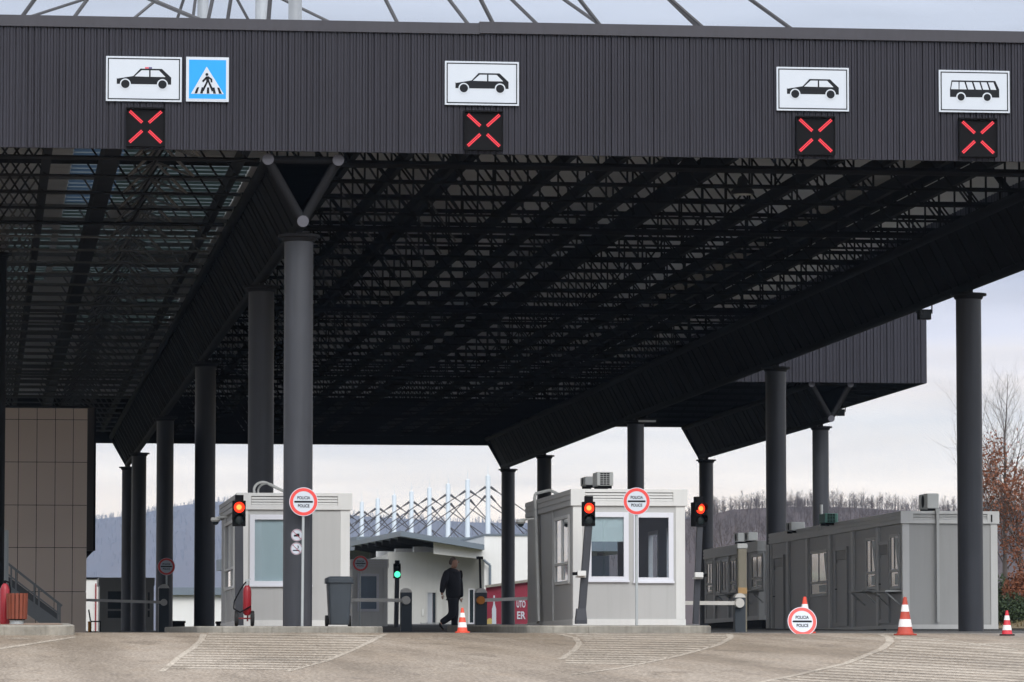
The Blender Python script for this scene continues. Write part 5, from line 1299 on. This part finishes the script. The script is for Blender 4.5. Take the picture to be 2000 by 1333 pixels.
def bench(label, x0, x1, y0, Y):
    a = at(x0, 1234, Y); c = at(x1, 1234, Y); zt = at(x0, y0, Y).z; z = g(a.x, Y)
    t = thing('planter_box', label, 'planter', (a.x, Y, z), 'low dark boxes behind the left columns'); MB().box(a.x, c.x, Y, Y + .6, z - .05, zt - .08).build('body', M_steel, t); MB().box(a.x - .03, c.x + .03, Y - .03, Y + .63, zt - .08, zt).build('lid', M_steel, t)
bench('low dark box right of the far barrier post', 331, 361, 1213, 170)
bench('low dark box just left of the white police booth behind the front left column', 424, 446, 1214, 150)

# ================================================================== the walking man
def skin_mesh(name, pts, edges, m, parent, sub=2, root=0):
    me = bpy.data.meshes.new(name); o = bpy.data.objects.new(name, me); COL.objects.link(o)
    me.from_pydata([p[:3] for p in pts], edges, [])
    sk = o.modifiers.new('skin', 'SKIN'); sk.use_smooth_shade = True
    for i, p in enumerate(pts):
        v = me.skin_vertices[0].data[i]; v.radius = (p[3], p[4] if len(p) > 4 else p[3]); v.use_root = (i == root)
    ss = o.modifiers.new('sub', 'SUBSURF'); ss.levels = sub; ss.render_levels = sub
    bpy.context.view_layer.update()
    nm = bpy.data.meshes.new_from_object(o.evaluated_get(bpy.context.evaluated_depsgraph_get()))
    o.modifiers.clear(); o.data = nm; bpy.data.meshes.remove(me); nm.name = name; nm.materials.clear(); nm.materials.append(m)
    for p in nm.polygons: p.use_smooth = True
    o.parent = parent; W[o.name] = W[parent.name]; return o
Yp = 105.5; kp = Yp / 8524
pc = at(882, 1230, Yp); zgp = g(pc.x, Yp)
man = thing('person', 'man in dark jacket and trousers walking to the right between the two white booths', 'person', (pc.x, Yp, zgp))
def pp(x, y, d=0.0): return ((x - 882) * kp, d, (1231.5 - y) * kp)
M_skin = mat('skin', (.38, .21, .15), .5, 0, .06, 8); M_jack = mat('navy_jacket', (.010, .010, .016), .8, 0, .2, 6, bump=.3); M_trou = mat('dark_trousers', (.012, .012, .018), .85, 0, .2, 6, bump=.3)
M_hair = mat('short_grey_hair', (.09, .07, .06), .8, 0, .2, 20); M_shoe = mat('black_shoe', (.01, .01, .01), .4, 0, .2, 6)
# body: pelvis, spine, neck, head, arms with hands, legs with feet
V = [pp(885, 1163) + (.13, .11), pp(885, 1140) + (.13, .11), pp(884, 1116) + (.14, .12), pp(886, 1107) + (.068,), pp(887.5, 1101.5) + (.088, .082), pp(887.5, 1095) + (.105, .095), pp(887, 1089.5) + (.07, .07),
     pp(873, 1117, -.12) + (.06,), pp(864, 1137, -.20) + (.045,), pp(861, 1156, -.22) + (.033,), pp(861.5, 1161, -.22) + (.04, .022),
     pp(895, 1114, .12) + (.06,), pp(901, 1138, .20) + (.045,), pp(901, 1158, .20) + (.033,), pp(901.5, 1163, .2) + (.04, .022),
     pp(886, 1168, .09) + (.085,), pp(889, 1196, .08) + (.06,), pp(888, 1223, .08) + (.04,), pp(892, 1229, .08) + (.035,), pp(897, 1230, .08) + (.028,),
     pp(884, 1168, -.09) + (.085,), pp(884, 1199, -.08) + (.06,), pp(860, 1215, -.08) + (.04,), pp(860, 1221, -.08) + (.035,), pp(866, 1229, -.08) + (.028,)]
E = [(0, 1), (1, 2), (2, 3), (3, 4), (4, 5), (5, 6), (2, 7), (7, 8), (8, 9), (9, 10), (2, 11), (11, 12), (12, 13), (13, 14), (0, 15), (15, 16), (16, 17), (17, 18), (18, 19), (0, 20), (20, 21), (21, 22), (22, 23), (23, 24)]
skin_mesh('body', V, E, M_skin, man)
# fingers, thumb, nose, ear on the body
def finger_set(wx, wy, d, name):
    P = []; Ed = []
    for i, (dx, L) in enumerate(((-.030, .060), (-.011, .075), (.009, .070), (.028, .058))):
        x0, y0, z0 = pp(wx, wy, d); n = len(P)
        P += [(x0 + dx * .5, y0 + dx, z0 + .015, .011), (x0 + dx * .6 + .004, y0 + dx, z0 - L * .5, .0095), (x0 + dx * .6 + .018, y0 + dx, z0 - L, .008)]; Ed += [(n, n + 1), (n + 1, n + 2)]
    n = len(P); x0, y0, z0 = pp(wx, wy - 2, d); P += [(x0 + .02, y0, z0 + .01, .012), (x0 + .045, y0 - .01, z0 - .02, .011), (x0 + .05, y0 - .01, z0 - .05, .009)]; Ed += [(n, n + 1), (n + 1, n + 2)]
    for k in range(5):       # each finger its own short chain
        skin_mesh('thumb' if k == 4 else 'finger', P[3 * k:3 * k + 3], [(0, 1), (1, 2)], M_skin, man, 1)
finger_set(861.5, 1163, -.22, 'hand'); finger_set(902, 1168, .2, 'hand')
skin_mesh('nose', [pp(895, 1093.5) + (.012,), pp(896.8, 1097, -.005) + (.016,)], [(0, 1)], M_skin, man, 1)
skin_mesh('ear', [pp(886.5, 1095, -.092) + (.012, .02), pp(886.5, 1099, -.092) + (.012, .014)], [(0, 1)], M_skin, man, 1)
skin_mesh('hair', [pp(882.5, 1101) + (.045, .07), pp(881.8, 1096) + (.07, .088), pp(884.5, 1089.6) + (.078, .085), pp(890, 1087.6) + (.042, .06)], [(0, 1), (1, 2), (2, 3)], M_hair, man)
skin_mesh('jacket', [pp(885, 1173) + (.225, .20), pp(885, 1152) + (.225, .20), pp(884.5, 1132) + (.23, .20), pp(884, 1117) + (.215, .18), pp(886, 1107.5) + (.105, .10),
     pp(872, 1118, -.15) + (.115,), pp(864, 1137, -.22) + (.088,), pp(860.5, 1157, -.23) + (.062,),
     pp(894, 1117, .13) + (.10,), pp(900, 1138, .20) + (.085,), pp(902.5, 1165, .2) + (.066,)],
    [(0, 1), (1, 2), (2, 3), (3, 4), (3, 5), (5, 6), (6, 7), (3, 8), (8, 9), (9, 10)], M_jack, man, root=2)
skin_mesh('trousers', [pp(885, 1154) + (.17, .15), pp(887, 1172, .08) + (.135,), pp(889, 1196, .08) + (.105,), pp(888.5, 1213, .08) + (.086,), pp(889, 1227, .08) + (.084,),
     pp(884, 1172, -.08) + (.135,), pp(883, 1199, -.08) + (.108,), pp(872, 1207, -.08) + (.092,), pp(859.5, 1215, -.08) + (.080,)],
    [(0, 1), (1, 2), (2, 3), (3, 4), (0, 5), (5, 6), (6, 7), (7, 8)], M_trou, man)
skin_mesh('shoe', [pp(886.5, 1228.6, .08) + (.05, .035), pp(892, 1229, .08) + (.05, .033), pp(898, 1229.8, .08) + (.04, .022)], [(0, 1), (1, 2)], M_shoe, man, 2)
skin_mesh('shoe', [pp(857.2, 1215.5, -.08) + (.045, .04), pp(861, 1222, -.08) + (.05, .035), pp(866, 1228.5, -.08) + (.04, .025)], [(0, 1), (1, 2)], M_shoe, man, 2)
